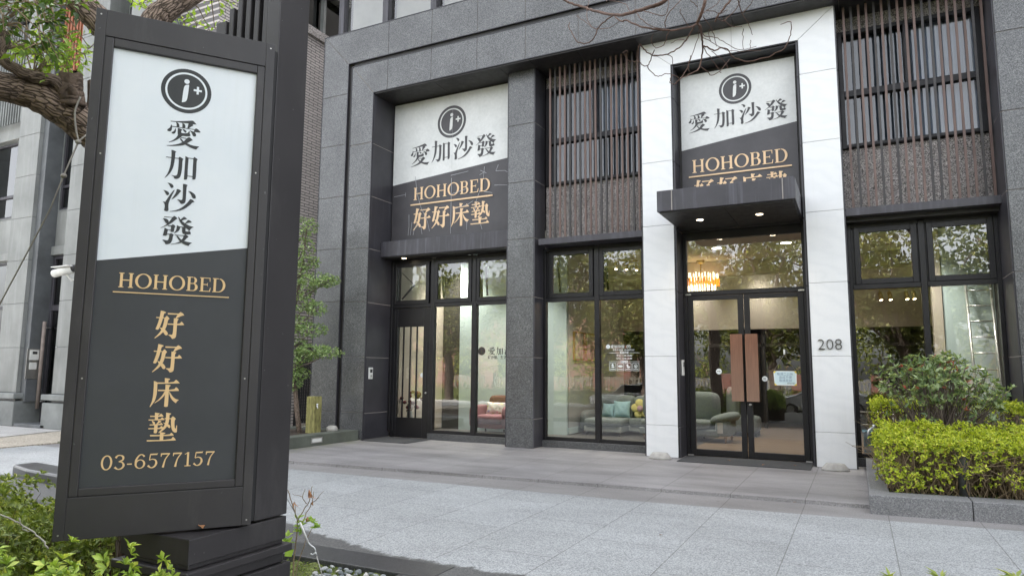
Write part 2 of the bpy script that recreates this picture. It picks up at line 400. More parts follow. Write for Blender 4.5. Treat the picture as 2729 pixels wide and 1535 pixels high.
# bark
def bark(name, a, bcol, sx=9, sz=2.2, strength=0.9):
    m, t, b = nodes(name)
    tc = t.nodes.new('ShaderNodeUVMap')
    mp = t.nodes.new('ShaderNodeMapping'); mp.inputs['Scale'].default_value = (sx, sz, 1); L(t, tc.outputs[0], mp.inputs[0])
    n0 = noise(t, pos(t), 5, 3)
    add = t.nodes.new('ShaderNodeVectorMath'); add.operation = 'MULTIPLY_ADD'
    L(t, n0, add.inputs[0]); add.inputs[1].default_value = (0.7, 0.5, 0); L(t, mp.outputs[0], add.inputs[2])
    vo = t.nodes.new('ShaderNodeTexVoronoi'); vo.feature = 'DISTANCE_TO_EDGE'; vo.inputs['Scale'].default_value = 1.0
    L(t, add.outputs[0], vo.inputs['Vector'])
    n1 = noise(t, pos(t), 30, 5)
    h = mix(t, 0.45, ramp(t, vo.outputs['Distance'], [(0.0, 0.0), (0.14, 0.8), (0.5, 1.0)]), n1)
    c = ramp(t, h, [(0.15, tuple(x * 0.3 for x in a)), (0.45, a), (0.75, bcol)])
    L(t, c, b.inputs['Base Color']); b.inputs['Roughness'].default_value = 0.9
    bump(t, b, h, strength * 0.75, 0.03)
    return m
bark('bark', (0.135, 0.097, 0.072), (0.30, 0.225, 0.175), 30, 13.0, 1.1)
plain('old_wood', (0.125, 0.09, 0.066), 0.9, 0, 0.55, 22, bumpy=1.0)
plain('twig', (0.095, 0.052, 0.036), 0.8, 0, 0.3, 8)
plain('stem', (0.21, 0.155, 0.095), 0.85, 0, 0.3, 8)
plain('stem_grey', (0.15, 0.12, 0.10), 0.85, 0, 0.3, 8)

def leafmat(name, stops, rough=0.45, trans=0.3, tcol=None, per='island'):
    m = bpy.data.materials.new(name); m.use_nodes = True; MATS[name] = m
    t = m.node_tree; b = t.nodes['Principled BSDF']; o = t.nodes['Material Output']
    g = t.nodes.new('ShaderNodeNewGeometry')
    if per == 'object':
        g = t.nodes.new('ShaderNodeObjectInfo')
    c = ramp(t, g.outputs['Random' if per == 'object' else 'Random Per Island'], stops)
    L(t, c, b.inputs['Base Color']); b.inputs['Roughness'].default_value = rough
    b.inputs['Specular IOR Level'].default_value = 0.4
    tl = t.nodes.new('ShaderNodeBsdfTranslucent')
    L(t, mix(t, 1.0, c, tcol or (1.5, 1.5, 0.7), 'MULTIPLY'), tl.inputs[0])
    mx = t.nodes.new('ShaderNodeMixShader'); mx.inputs[0].default_value = trans
    L(t, b.outputs[0], mx.inputs[1]); L(t, tl.outputs[0], mx.inputs[2]); L(t, mx.outputs[0], o.inputs[0])
    return m
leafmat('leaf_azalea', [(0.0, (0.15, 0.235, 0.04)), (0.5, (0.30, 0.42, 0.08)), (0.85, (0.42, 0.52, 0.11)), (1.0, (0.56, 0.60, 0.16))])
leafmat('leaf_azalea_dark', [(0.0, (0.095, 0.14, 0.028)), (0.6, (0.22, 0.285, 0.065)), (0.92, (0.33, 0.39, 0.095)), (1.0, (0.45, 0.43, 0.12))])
leafmat('leaf_hedge', [(0.0, (0.10, 0.15, 0.02)), (0.25, (0.30, 0.38, 0.035)), (0.7, (0.52, 0.58, 0.055)), (0.97, (0.72, 0.72, 0.12)), (1.0, (0.40, 0.25, 0.09))], 0.5, 0.35)
leafmat('leaf_photinia', [(0.0, (0.10, 0.165, 0.075)), (0.5, (0.25, 0.33, 0.16)), (0.9, (0.40, 0.47, 0.26)), (1.0, (0.56, 0.60, 0.20))], 0.27, 0.3)  # gloss highlights on the leaves lifted into the paler colours
leafmat('leaf_red', [(0.0, (0.34, 0.07, 0.04)), (1.0, (0.50, 0.17, 0.10))], 0.4, 0.3, (1.3, 0.9, 0.8))
leafmat('leaf_pine', [(0.0, (0.10, 0.18, 0.06)), (0.6, (0.25, 0.36, 0.12)), (0.9, (0.45, 0.54, 0.25)), (1.0, (0.62, 0.68, 0.46))], 0.35, 0.25)
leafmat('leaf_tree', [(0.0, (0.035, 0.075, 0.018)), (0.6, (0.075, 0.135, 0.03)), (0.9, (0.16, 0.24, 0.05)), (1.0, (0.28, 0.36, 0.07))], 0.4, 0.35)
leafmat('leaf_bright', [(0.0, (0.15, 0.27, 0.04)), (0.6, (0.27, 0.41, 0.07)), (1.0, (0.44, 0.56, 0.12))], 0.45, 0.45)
leafmat('leaf_far', [(0.0, (0.05, 0.065, 0.018)), (0.5, (0.13, 0.155, 0.045)), (0.85, (0.26, 0.275, 0.08)), (1.0, (0.42, 0.40, 0.14))], 0.6, 0.45)
leafmat('leaf_lit', [(0.0, (0.10, 0.13, 0.03)), (0.5, (0.24, 0.28, 0.06)), (1.0, (0.50, 0.50, 0.13))], 0.6, 0.45)
leafmat('leaf_dry', [(0.0, (0.24, 0.10, 0.05)), (1.0, (0.42, 0.22, 0.10))], 0.8, 0.15, (1.2, 1.0, 0.8))
leafmat('pebble', [(0.0, (0.10, 0.115, 0.12)), (0.4, (0.22, 0.24, 0.245)), (0.8, (0.38, 0.39, 0.38)), (1.0, (0.52, 0.49, 0.44))], 0.7, 0.0, None, 'object')
leafmat('grass_blade', [(0.0, (0.07, 0.11, 0.02)), (0.7, (0.16, 0.22, 0.04)), (1.0, (0.24, 0.28, 0.06))], 0.6, 0.3)
M = MATS

# ------------------------------------------------------------------ mesh helpers
rng = np.random.default_rng(7)
random.seed(7)
class MB:
    """collects shapes in world coordinates and links them as one mesh object"""
    def __init__(s):
        s.v = []; s.f = []; s.m = []; s.sm = []; s.uv = {}; s.xf = None
    def add(s, vs, fs, m=0, smooth=False):
        o = len(s.v); s.v.extend([tuple(p) for p in vs])
        for f in fs:
            s.f.append(tuple(i + o for i in f)); s.m.append(m); s.sm.append(smooth)
        return s
    def box(s, x0, x1, y0, y1, z0, z1, m=0):
        if x0 > x1: x0, x1 = x1, x0
        if y0 > y1: y0, y1 = y1, y0
        if z0 > z1: z0, z1 = z1, z0
        v = [(x0, y0, z0), (x1, y0, z0), (x1, y1, z0), (x0, y1, z0), (x0, y0, z1), (x1, y0, z1), (x1, y1, z1), (x0, y1, z1)]
        return s.add(v, [(0, 3, 2, 1), (4, 5, 6, 7), (0, 1, 5, 4), (1, 2, 6, 5), (2, 3, 7, 6), (3, 0, 4, 7)], m)
    def ring(s, x0, x1, z0, z1, w, y0, y1, m=0, wb=None, wt=None):
        """a rectangular frame in the XZ plane, butted pieces"""
        wb = w if wb is None else wb; wt = w if wt is None else wt
        s.box(x0, x0 + w, y0, y1, z0, z1, m); s.box(x1 - w, x1, y0, y1, z0, z1, m)
        s.box(x0 + w, x1 - w, y0, y1, z0, z0 + wb, m); s.box(x0 + w, x1 - w, y0, y1, z1 - wt, z1, m)
        return s
    def prism(s, poly, y0, y1, m=0, axes='xz', smooth=False):
        """extrude a 2D outline along the third axis"""
        n = len(poly)
        def P(a, b, c):
            return {'xz': (a, c, b), 'xy': (a, b, c), 'yz': (c, a, b)}[axes]
        v = [P(a, b, y0) for a, b in poly] + [P(a, b, y1) for a, b in poly]
        f = [tuple(range(n)), tuple(range(2 * n - 1, n - 1, -1))]
        s.add(v, f, m)
        o = len(s.v) - 2 * n
        for i in range(n):
            j = (i + 1) % n
            s.f.append((o + i, o + n + i, o + n + j, o + j)); s.m.append(m); s.sm.append(smooth)
        return s
    def poly(s, pts, m=0):
        return s.add(pts, [tuple(range(len(pts)))], m)
    def tube(s, pts, r0, r1=None, n=8, m=0, cap=True, radii=None):
        P = np.array(pts, float); k = len(P)
        if radii is None:
            r1 = r0 if r1 is None else r1
            d = np.r_[0, np.cumsum(np.linalg.norm(np.diff(P, axis=0), axis=1))]
            radii = r0 + (r1 - r0) * d / max(d[-1], 1e-9)
        T = np.gradient(P, axis=0); T /= np.linalg.norm(T, axis=1)[:, None] + 1e-12
        a = np.array([0, 0, 1.0]) if abs(T[0][2]) < 0.9 else np.array([1.0, 0, 0])
        U = np.cross(T[0], a); U /= np.linalg.norm(U)
        o = len(s.v); ln = 0.0
        for i in range(k):
            U = U - T[i] * (U @ T[i]); U /= np.linalg.norm(U) + 1e-12
            W = np.cross(T[i], U)
            if i: ln += np.linalg.norm(P[i] - P[i - 1])
            for j in range(n):
                q = 2 * math.pi * j / n
                s.v.append(tuple(P[i] + radii[i] * (math.cos(q) * U + math.sin(q) * W)))
                s.uv[len(s.v) - 1] = (j / n, ln)
        for i in range(k - 1):
            for j in range(n):
                j2 = (j + 1) % n
                s.f.append((o + i * n + j, o + i * n + j2, o + (i + 1) * n + j2, o + (i + 1) * n + j)); s.m.append(m); s.sm.append(True)
        if cap:
            s.f.append(tuple(o + j for j in range(n - 1, -1, -1))); s.m.append(m); s.sm.append(False)
            s.f.append(tuple(o + (k - 1) * n + j for j in range(n))); s.m.append(m); s.sm.append(False)
        return s
    def lathe(s, cx, cy, prof, n=20, m=0, smooth=True):
        o = len(s.v)
        for r, z in prof:
            for j in range(n):
                q = 2 * math.pi * j / n
                s.v.append((cx + r * math.cos(q), cy + r * math.sin(q), z))
        for i in range(len(prof) - 1):
            for j in range(n):
                j2 = (j + 1) % n
                s.f.append((o + i * n + j, o + i * n + j2, o + (i + 1) * n + j2, o + (i + 1) * n + j)); s.m.append(m); s.sm.append(smooth)
        s.f.append(tuple(o + j for j in range(n - 1, -1, -1))); s.m.append(m); s.sm.append(False)
        e = o + (len(prof) - 1) * n
        s.f.append(tuple(e + j for j in range(n))); s.m.append(m); s.sm.append(False)
        return s
    def pillow(s, c, sx, sy, sz, m=0, n=10, p=2.6, xf=None):
        """a soft box: superellipsoid"""
        vs = []; fs = []
        for i in range(n + 1):
            th = -math.pi / 2 + math.pi * i / n
            for j in range(2 * n):
                ph = 2 * math.pi * j / (2 * n)
                def sg(x): return math.copysign(abs(x) ** (2 / p), x)
                q = Vector((sx * sg(math.cos(th)) * sg(math.cos(ph)), sy * sg(math.cos(th)) * sg(math.sin(ph)), sz * sg(math.sin(th))))
                if xf: q = xf @ q
                vs.append((c[0] + q.x, c[1] + q.y, c[2] + q.z))
        for i in range(n):
            for j in range(2 * n):
                j2 = (j + 1) % (2 * n)
                fs.append((i * 2 * n + j, i * 2 * n + j2, (i + 1) * 2 * n + j2, (i + 1) * 2 * n + j))
        return s.add(vs, fs, m, True)
    def cushion(s, c, hx, hz, th, tilt=0.0, turn=0.0, n=14):
        """a stuffed square cushion with pointed corners, standing upright"""
        X = Matrix.Rotation(turn, 3, 'Z') @ Matrix.Rotation(tilt, 3, 'X'); o = len(s.v)
        for sg in (-1, 1):
            for i in range(n + 1):
                for j in range(n + 1):
                    a, b_ = -1 + 2 * i / n, -1 + 2 * j / n
                    k = max(0.0, (1 - abs(a) ** 2.6) * (1 - abs(b_) ** 2.6)) ** 0.55
                    q = X @ Vector((a * hx * (1 - 0.09 * (1 - b_ * b_)), sg * th * k + 0.006 * math.sin(7 * a + 5 * b_) * k, b_ * hz * (1 - 0.09 * (1 - a * a))))
                    s.v.append((c[0] + q.x, c[1] + q.y, c[2] + q.z))
        m_ = n + 1
        for g_ in (0, 1):
            for i in range(n):
                for j in range(n):
                    f = (o + g_ * m_ * m_ + i * m_ + j, o + g_ * m_ * m_ + (i + 1) * m_ + j, o + g_ * m_ * m_ + (i + 1) * m_ + j + 1, o + g_ * m_ * m_ + i * m_ + j + 1)
                    s.f.append(f if g_ == 0 else f[::-1]); s.m.append(0); s.sm.append(True)
        return s
    def build(s, name, mats, parent=None, bevel=0.0, seg=2, uv=False):
        if not isinstance(mats, (list, tuple)): mats = [mats]
        off = Vector((0, 0, 0)); p = parent
        while p is not None:
            off += p.location; p = p.parent
        me = bpy.data.meshes.new(name)
        vs = s.v
        if s.xf is not None:
            vs = [tuple(s.xf @ Vector(p)) for p in vs]
        me.from_pydata([(p[0] - off.x, p[1] - off.y, p[2] - off.z) for p in vs], [], s.f)
        for mm in mats: me.materials.append(M[mm])
        me.polygons.foreach_set('material_index', s.m)
        me.polygons.foreach_set('use_smooth', s.sm)
        if uv or s.uv:
            l = me.uv_layers.new(name='UVMap')
            vi = np.empty(len(me.loops), int); me.loops.foreach_get('vertex_index', vi)
            tab = np.zeros((len(vs), 2))
            for k_, q in s.uv.items(): tab[k_] = q
            uvs = tab[vi]
            # close the seam round each tube
            ls = np.empty(len(me.polygons), int); me.polygons.foreach_get('loop_start', ls)
            lt = np.empty(len(me.polygons), int); me.polygons.foreach_get('loop_total', lt)
            for a0, c0 in zip(ls, lt):
                if c0 == 4:
                    q = uvs[a0:a0 + 4, 0]
                    if q.max() - q.min() > 0.6: q[q < 0.3] += 1.0
            l.data.foreach_set('uv', uvs.ravel())
        me.update()
        o = bpy.data.objects.new(name, me)
        COL.objects.link(o)
        if parent is not None: o.parent = parent
        if bevel:
            bv = o.modifiers.new('bevel', 'BEVEL'); bv.width = bevel; bv.segments = seg; bv.limit_method = 'ANGLE'; bv.angle_limit = R(40)
        return o

def tag(o, label=None, cat=None, group=None, kind=None):
    if label: o['label'] = label
    if cat: o['category'] = cat
    if group: o['group'] = group
    if kind: o['kind'] = kind
    return o
def empty(name, loc, label, cat, group=None):
    o = bpy.data.objects.new(name, None); COL.objects.link(o); o.location = loc
    o.empty_display_size = 0.2
    return tag(o, label, cat, group)
def copy_tree(o, parent=None):
    c = o.copy(); COL.objects.link(c)
    if parent is not None: c.parent = parent
    for ch in list(o.children): copy_tree(ch, c)
    return c
def struct(mb, name, mat, **kw):
    return tag(mb.build(name, mat, **kw), kind='structure')

# leaves: many small folded blades as one mesh
LEAF_T = np.array([(0, 0, 0), (-0.5, 0.45, 0.10), (0.5, 0.45, 0.10), (0, 1, -0.06), (0, 0.5, 0)], float)
LEAF_F = np.array([(0, 4, 3, 1), (0, 2, 3, 4)])
LONG_T = np.array([(0, 0, 0), (-0.5, 0.60, 0.10), (0.5, 0.60, 0.10), (0, 1, -0.10), (0, 0.55, 0)], float)
def leaves(name, P, D, NRM, ln, wd, mat, parent=None, T=LEAF_T):
    P = np.asarray(P, float); n = len(P)
    D = np.asarray(D, float); D = D / (np.linalg.norm(D, axis=1)[:, None] + 1e-9)
    NRM = np.asarray(NRM, float)
    X = np.cross(D, NRM); X /= np.linalg.norm(X, axis=1)[:, None] + 1e-9
    Z = np.cross(X, D)
    ln = np.broadcast_to(ln, n)[:, None, None]; wd = np.broadcast_to(wd, n)[:, None, None]
    V = P[:, None, :] + T[None, :, 0:1] * wd * X[:, None, :] + T[None, :, 1:2] * ln * D[:, None, :] + T[None, :, 2:3] * ln * Z[:, None, :]
    off = np.zeros(3); p = parent
    while p is not None:
        off += np.array(p.location); p = p.parent
    V = (V - off).reshape(-1, 3)
    k = len(T)
    F = (LEAF_F[None] + (np.arange(n) * k)[:, None, None]).reshape(-1, 4)
    me = bpy.data.meshes.new(name)
    me.vertices.add(len(V)); me.vertices.foreach_set('co', V.ravel())
    me.loops.add(F.size); me.loops.foreach_set('vertex_index', F.ravel())
    me.polygons.add(len(F))
    me.polygons.foreach_set('loop_start', np.arange(len(F)) * 4); me.polygons.foreach_set('loop_total', np.full(len(F), 4))
    me.materials.append(M[mat])
    me.update(calc_edges=True); me.validate()
    o = bpy.data.objects.new(name, me); COL.objects.link(o)
    if parent is not None: o.parent = parent
    return o
def unit(a):
    a = np.asarray(a, float); return a / (np.linalg.norm(a, axis=-1, keepdims=True) + 1e-9)
def rdir(n):
    return unit(rng.normal(size=(n, 3)))
def whorls(tips, up, k, ln, spread=0.9, jitter=0.35):
    """k leaves round each tip, leaning out from 'up'"""
    n = len(tips); tips = np.repeat(tips, k, 0); up = np.repeat(unit(up), k, 0)
    r = rdir(n * k); side = unit(r - up * (r * up).sum(1)[:, None])
    s = spread * rng.uniform(0.45, 1.25, (n * k, 1))
    D = unit(up * rng.uniform(0.25, 0.9, (n * k, 1)) + side * s + rdir(n * k) * jitter * 0.4)
    Nn = unit(up - D * (up * D).sum(1)[:, None] + 0.25 * rdir(n * k))
    return tips, D, Nn, ln * rng.uniform(0.6, 1.2, n * k)

# ------------------------------------------------------------------ lettering (drawn strokes, in em units)
GLYPHS = {
 'ai': '-596,522 -361,545 -87,596 189,660 337,700 400,658 518,533 348,509 382,455 285,385 191,271 131,283 167,525 -82,505 -240,507 -594,491|-368,501 -279,482 -209,380 -226,263 -329,268 -333,404|-101,502 -10,479 49,379 32,262 -88,269 -87,401|-523,285 492,283 494,253 -521,249|434,250 499,341 613,292 716,182 661,150 510,152 419,144|-567,364 -513,282 -518,145 -538,40 -613,-2 -703,23 -716,89 -633,160 -579,248|-381,214 -339,108 -357,-20 -432,-90 -511,-69 -524,-14 -439,34 -395,121|-273,221 -184,220 -82,174 -126,87 -117,27 -52,8 145,29 209,143 239,148 250,24 289,-38 253,-95 75,-124 -55,-118 -129,-210 -231,-317 -420,-450 -601,-524 -612,-503 -461,-411 -332,-277 -243,-115 -266,-62|-85,219 16,202 110,126 84,53 23,77 -30,137|225,203 358,168 449,149 526,47 521,-46 442,-82 380,-46 344,62 289,134|-129,-203 119,-203 111,-239 -137,-234|111,-239 215,-142 297,-163 399,-272 325,-307 173,-445 60,-554 -134,-619 -406,-678 -688,-700 -689,-684 -371,-605 -141,-507 30,-377|-136,-256 -96,-261 11,-403 174,-457 378,-527 696,-534 624,-614 568,-698 385,-663 181,-581 17,-493 -67,-416 -164,-284',
 'jia': '-470,694 -372,695 -250,631 -298,601 -295,387 -314,47 -374,-253 -514,-518 -668,-695 -675,-674 -540,-411 -472,-88 -450,207 -453,476|-673,342 -96,345 -94,314 -671,308|-164,328 -110,415 -19,383 68,317 22,265 31,-128 5,-425 -41,-588 -134,-663 -251,-672 -289,-622 -306,-568 -407,-508 -241,-521 -165,-482 -137,-287 -126,29 -132,299|137,486 287,418 279,371 273,-26 287,-611 220,-654 137,-654 138,-271 141,181|276,423 496,426 498,393 278,387|477,412 512,497 594,464 675,396 631,344 642,-87 643,-563 565,-607 495,-594 487,-109 487,232|277,-450 496,-443 498,-479 279,-481',
 'sha': '-547,670 -402,657 -301,591 -268,509 -303,455 -367,429 -414,490 -452,584|-696,301 -552,282 -462,224 -431,142 -475,75 -528,68 -586,147 -624,229|-216,372 -230,315 -360,-34 -423,-251 -442,-388 -415,-630 -451,-671 -514,-695 -601,-663 -584,-527 -585,-405 -618,-311 -687,-245 -573,-251 -507,-101 -372,162 -264,336|-132,415 -18,404 69,329 31,311 -48,177 -169,14 -317,-108 -325,-91 -218,107 -151,264|114,695 250,693 314,647 273,604 273,217 276,-130 237,-222 131,-276 65,-267 28,-185 -87,-87 -77,-74 98,-90 135,-48 132,274|345,381 489,364 639,263 696,157 684,63 608,39 539,88 499,196 426,311|462,4 567,-21 654,-105 563,-146 461,-282 274,-478 21,-618 -364,-693 -369,-674 -68,-586 161,-416 346,-197',
 'fa': '-578,610 -240,607 -238,583 -581,578|-249,589 -168,672 -91,643 -21,565 -103,495 -245,333 -429,192 -687,49 -698,67 -514,183 -385,343 -287,500|-635,516 -491,514 -403,463 -366,381 -434,276 -500,306 -573,445|0,648 39,645 135,495 317,367 498,275 698,228 591,173 511,41 351,161 237,248 121,371 35,534|111,530 162,597 244,685 322,651 388,584 263,546 169,479|274,350 356,445 427,546 527,525 593,445 467,420 339,357 278,289|-398,207 -259,209 -209,275 -132,247 -80,178 -120,125 -134,-71 -198,-90 -273,-85 -266,159 -396,175|-397,12 -269,18 -267,-11 -395,-19|-529,72 -464,54 -375,7 -393,-48 -418,-270 -485,-295 -581,-285 -549,-112|-427,-197 -268,-177 -276,-219 -425,-234|-320,-199 -248,-144 -182,-174 -125,-229 -165,-282 -175,-465 -231,-616 -334,-679 -451,-685 -477,-602 -590,-492 -538,-480 -387,-509 -337,-456 -313,-308|-28,245 65,218 121,175 106,75 47,-41 -130,-144 -135,-133 -42,11 -28,135|98,209 240,199 241,174 100,167|196,194 347,222 349,1 427,-11 534,19 583,-62 575,-120 391,-150 260,-143 207,-62|346,247 500,238 591,173 512,29 469,13 487,76 352,149|-84,-201 307,-205 309,-236 -92,-233|265,-241 347,-147 426,-183 495,-255 433,-311 322,-468 156,-593 -227,-677 -232,-660 26,-588 191,-456 280,-301|-28,-232 38,-250 166,-397 367,-488 658,-523 570,-593 509,-684 309,-616 151,-508 34,-360',
 'hao': '-409,639 -307,625 -189,578 -213,534 -275,508 -298,294 -352,57 -435,-205 -495,-242 -574,-205 -527,-67 -468,170 -430,407|-577,342 -237,332 -245,292 -570,295|-246,301 -147,414 -80,351 -29,277 -90,232 -113,18 -173,-196 -307,-412 -565,-625 -597,-608 -490,-488 -356,-296 -285,-82 -247,155|-408,-122 -323,-142 -194,-209 -81,-334 -54,-428 -93,-481 -167,-478 -237,-363 -339,-237|-117,543 345,535 338,482 -113,480|324,534 405,609 505,554 571,461 448,432 231,292 209,310 285,473|145,317 241,304 345,285 334,249 294,204 292,-181 286,-512 252,-596 138,-639 93,-589 58,-531 -35,-470 -36,-446 116,-446 144,-375 149,4|-98,61 405,61 463,170 531,113 597,16 409,-5 -95,14',
 'chuang': '-49,651 41,637 169,614 161,574 103,551 107,412 -36,435|-353,452 305,451 413,574 502,504 576,411 297,400 -349,390|-485,521 -397,493 -321,436 -337,355 -321,10 -368,-311 -459,-493 -563,-640 -584,-628 -506,-401 -472,-127 -468,240|-296,129 346,121 433,241 511,178 563,84 550,61 -288,67|-4,359 90,349 207,326 199,288 142,249 149,6 154,-364 149,-617 78,-651 -7,-626 -2,-362 2,7|-18,65 17,7 3,-108 -161,-314 -389,-471 -410,-459 -244,-313 -91,-107|146,57 195,6 311,-181 444,-298 584,-335 503,-403 466,-484 322,-366 218,-203',
 'dian': '-344,631 -244,618 -150,593 -158,559 -206,537 -203,286 -327,289|-528,499 -174,484 -98,587 -32,526 14,456 -151,437 -520,442|-575,334 -113,329 -46,419 19,372 65,295 -59,289 -572,288|-453,281 -365,244 -310,186 -316,118 -366,97 -413,189|-182,285 -98,260 -50,220 -135,181 -233,104 -265,121 -208,195|-524,113 -141,118 -62,175 -18,132 20,81 -128,72 -522,67|-561,-49 -121,-52 -54,38 5,-5 57,-87 -76,-98 -558,-97|-335,96 -202,103 -198,-67 -206,-260 -260,-288 -338,-263 -334,-86|108,622 213,603 315,578 301,537 250,515 252,308 222,103 129,-78 -28,-209 -138,-274 -154,-251 -34,-118 79,61 108,266 115,426|60,382 353,363 355,329 63,332|321,376 389,455 466,395 519,329 473,280 478,27 506,-89 544,-90 551,36 586,46 593,-138 595,-253 538,-285 452,-248 384,-154 343,8 323,238|5,189 136,151 266,79 322,8 305,-60 264,-70 176,13 76,118|-89,-230 16,-252 131,-272 119,-317 58,-338 58,-611 -82,-605 -82,-412|-481,-348 293,-369 370,-275 426,-327 478,-398 358,-417 -471,-410|-595,-570 368,-584 444,-459 521,-526 579,-619 413,-631 -585,-631',
}
TWIGS = '''16 10 -1000,5905,5118 -972,5540,4716 -976,5413,4526 -989,5398,4461 -1021,5412,4395 -1055,5456,4358
10 3 -1055,5456,4358 -1053,5567,4380 -1079,5771,4391 -1104,5932,4383 -1127,6021,4339 -1152,6011,4240 -1169,5961,4179 -1220,5855,4107 -1263,5790,4062 -1286,5756,4032
4 2 -1286,5756,4032 -1312,5711,3982 -1344,5715,4000 -1357,5731,4036 -1344,5747,4077 -1326,5756,4083
4 2 -1286,5756,4032 -1264,5796,4076 -1229,5858,4181 -1170,5833,4299 -1102,5710,4358 -1064,5573,4369
8 5 -1055,5456,4358 -1109,5367,4293 -1212,5195,4214 -1308,5127,4213 -1409,5151,4260 -1505,5217,4338 -1575,5288,4414 -1636,5356,4474 -1713,5435,4528 -1813,5581,4678
6 3 -1055,5456,4358 -1100,5462,4315 -1167,5543,4275 -1254,5571,4223 -1348,5544,4189 -1434,5524,4188 -1488,5466,4206 -1504,5379,4223 -1511,5350,4232 -1554,5448,4233 -1600,5622,4222 -1589,5674,4204 -1538,5677,4181 -1474,5559,4190 -1407,5427,4192
4 2 -1538,5677,4181 -1530,5724,4153 -1472,5739,4099 -1428,5732,4093 -1387,5732,4104 -1321,5759,4083 -1273,5765,4033
3 2 -1603,5631,4221 -1695,5672,4257 -1724,5629,4283 -1726,5575,4298 -1682,5527,4284 -1680,5550,4278
7 3 -1104,5932,4383 -1083,6026,4415 -1051,6198,4450 -1006,6310,4513 -964,6444,4546 -942,6506,4510 -879,6581,4487 -790,6631,4472 -687,6671,4498 -611,6655,4493 -558,6658,4524 -492,6616,4521 -449,6622,4583 -420,6618,4656 -408,6591,4711 -417,6558,4755 -504,6635,4789
4 2 -1055,5456,4358 -1061,5812,4417 -1005,6123,4525 -950,6434,4585 -871,6625,4606 -744,6746,4668
3 2 -1082,5759,4387 -1046,6060,4466 -979,6405,4532 -871,6626,4594 -702,6743,4613
4 2 -1148,6019,4243 -1100,6086,4205 -1055,6122,4178 -1002,6313,4313 -959,6466,4461
4 2 -1104,5932,4383 -1075,6199,4359 -1035,6262,4309 -1003,6248,4241
3 2 -1066,6158,4430 -999,6380,4421 -960,6382,4333
4 2 -1008,5490,4420 -1007,5796,4472 -1016,6012,4499 -1031,6205,4489
3 2 -1016,5791,4461 -1038,5879,4453 -1051,6027,4458
11 6 -764,5959,4929 -838,5825,4704 -893,5784,4611 -939,5758,4545 -967,5799,4518
5 2 -945,5793,4542 -924,5965,4593 -868,6003,4659 -798,6015,4736 -768,5959,4788
4 2 -916,5916,4595 -907,6113,4633 -873,6302,4686 -826,6415,4735
5 2 -797,5889,4770 -791,6175,4748 -773,6499,4774 -768,6658,4753
4 2 -783,6194,4755 -719,6182,4801 -679,6114,4834
3 2 -823,6470,4737 -846,6595,4694 -853,6651,4613
3 2 -784,6691,4718 -794,6711,4663 -800,6703,4613
10 14 -2647,6172,5413 -2554,6201,5327 -2450,6168,5240 -2321,6095,5140 -2177,5974,5013 -2010,5802,4857 -1813,5581,4678 -1652,5408,4560 -1523,5286,4495 -1406,5187,4443 -1315,5133,4418 -1232,5142,4452 -1172,5254,4574 -1064,5695,4963
6 3 -1813,5581,4678 -1921,5639,4670 -1992,5650,4619 -2011,5638,4549 -2066,5662,4516 -2130,5681,4522 -2201,5685,4550 -2244,5705,4621 -2294,5756,4714 -2347,5815,4801 -2356,5867,4864
4 2 -1991,5646,4611 -2073,5717,4686 -2174,5866,4869 -2229,6016,5053 -2246,6114,5180 -2306,6226,5329
3 2 -1992,5650,4619 -1841,5530,4538 -1726,5443,4525
3 2 -2023,5671,4636 -2165,5808,4791 -2321,5965,4976
4 2 -1523,5286,4495 -1454,5180,4365 -1352,5117,4240 -1246,5142,4208
4 2 -1459,5235,4474 -1373,5132,4372 -1223,5056,4279 -1212,5137,4444 -1215,5192,4513
4 2 -1243,5129,4211 -1215,5061,4260 -1156,5089,4347 -1116,5161,4432 -1092,5229,4501
4 2 -1227,5178,4209 -1299,5349,4196 -1381,5402,4191 -1400,5326,4197 -1381,5237,4203 -1349,5176,4208
3 2 -1105,5349,4294 -1114,5140,4294 -1117,5116,4331
3 2 -1018,5308,4423 -1049,5233,4433 -1077,5245,4505
3 2 -1029,5404,4383 -977,5482,4470 -922,5610,4572 -883,5679,4672
3 2 -977,5482,4470 -936,5687,4541 -916,5797,4580 -876,5866,4637
3 2 -1167,5543,4275 -1215,5405,4228 -1266,5414,4208
3 2 -1191,5835,4272 -1220,5866,4204 -1214,5879,4143
3 2 -1434,5524,4188 -1320,5592,4194 -1321,5721,4164
3 2 -1981,5890,5000 -2018,5965,5084 -1989,5986,5135
3 2 -1595,5357,4537 -1669,5505,4693 -1805,5699,4859 -1952,5873,4996'''
GP = {k: [[tuple(int(c) / 1000 for c in q.split(',')) for q in p.split()] for p in s.split('|')] for k, s in GLYPHS.items()}
def smooth_closed(p):
    """one corner-cutting pass that keeps sharp tips"""
    out = []; n = len(p)
    for i in range(n):
        a, b, c = Vector(p[i - 1]), Vector(p[i]), Vector(p[(i + 1) % n])
        d1, d2 = (b - a), (c - b)
        if d1.length < 1e-6 or d2.length < 1e-6 or d1.angle(d2) > R(62):
            out.append(tuple(b))
        else:
            out.append(tuple(b - d1 * 0.25)); out.append(tuple(b + d2 * 0.25))
    return out
def ell(cx, cy, rx, ry, n=40, a0=0.0, a1=2 * math.pi):
    return [(cx + rx * math.cos(a0 + (a1 - a0) * i / n), cy + ry * math.sin(a0 + (a1 - a0) * i / n)) for i in range(n + (0 if abs(a1 - a0 - 2 * math.pi) < 1e-6 else 1))]
def band(outer, inner):
    """quads between two closed rings of equal count"""
    n = len(outer)
    return [[outer[i], outer[(i + 1) % n], inner[(i + 1) % n], inner[i]] for i in range(n)]
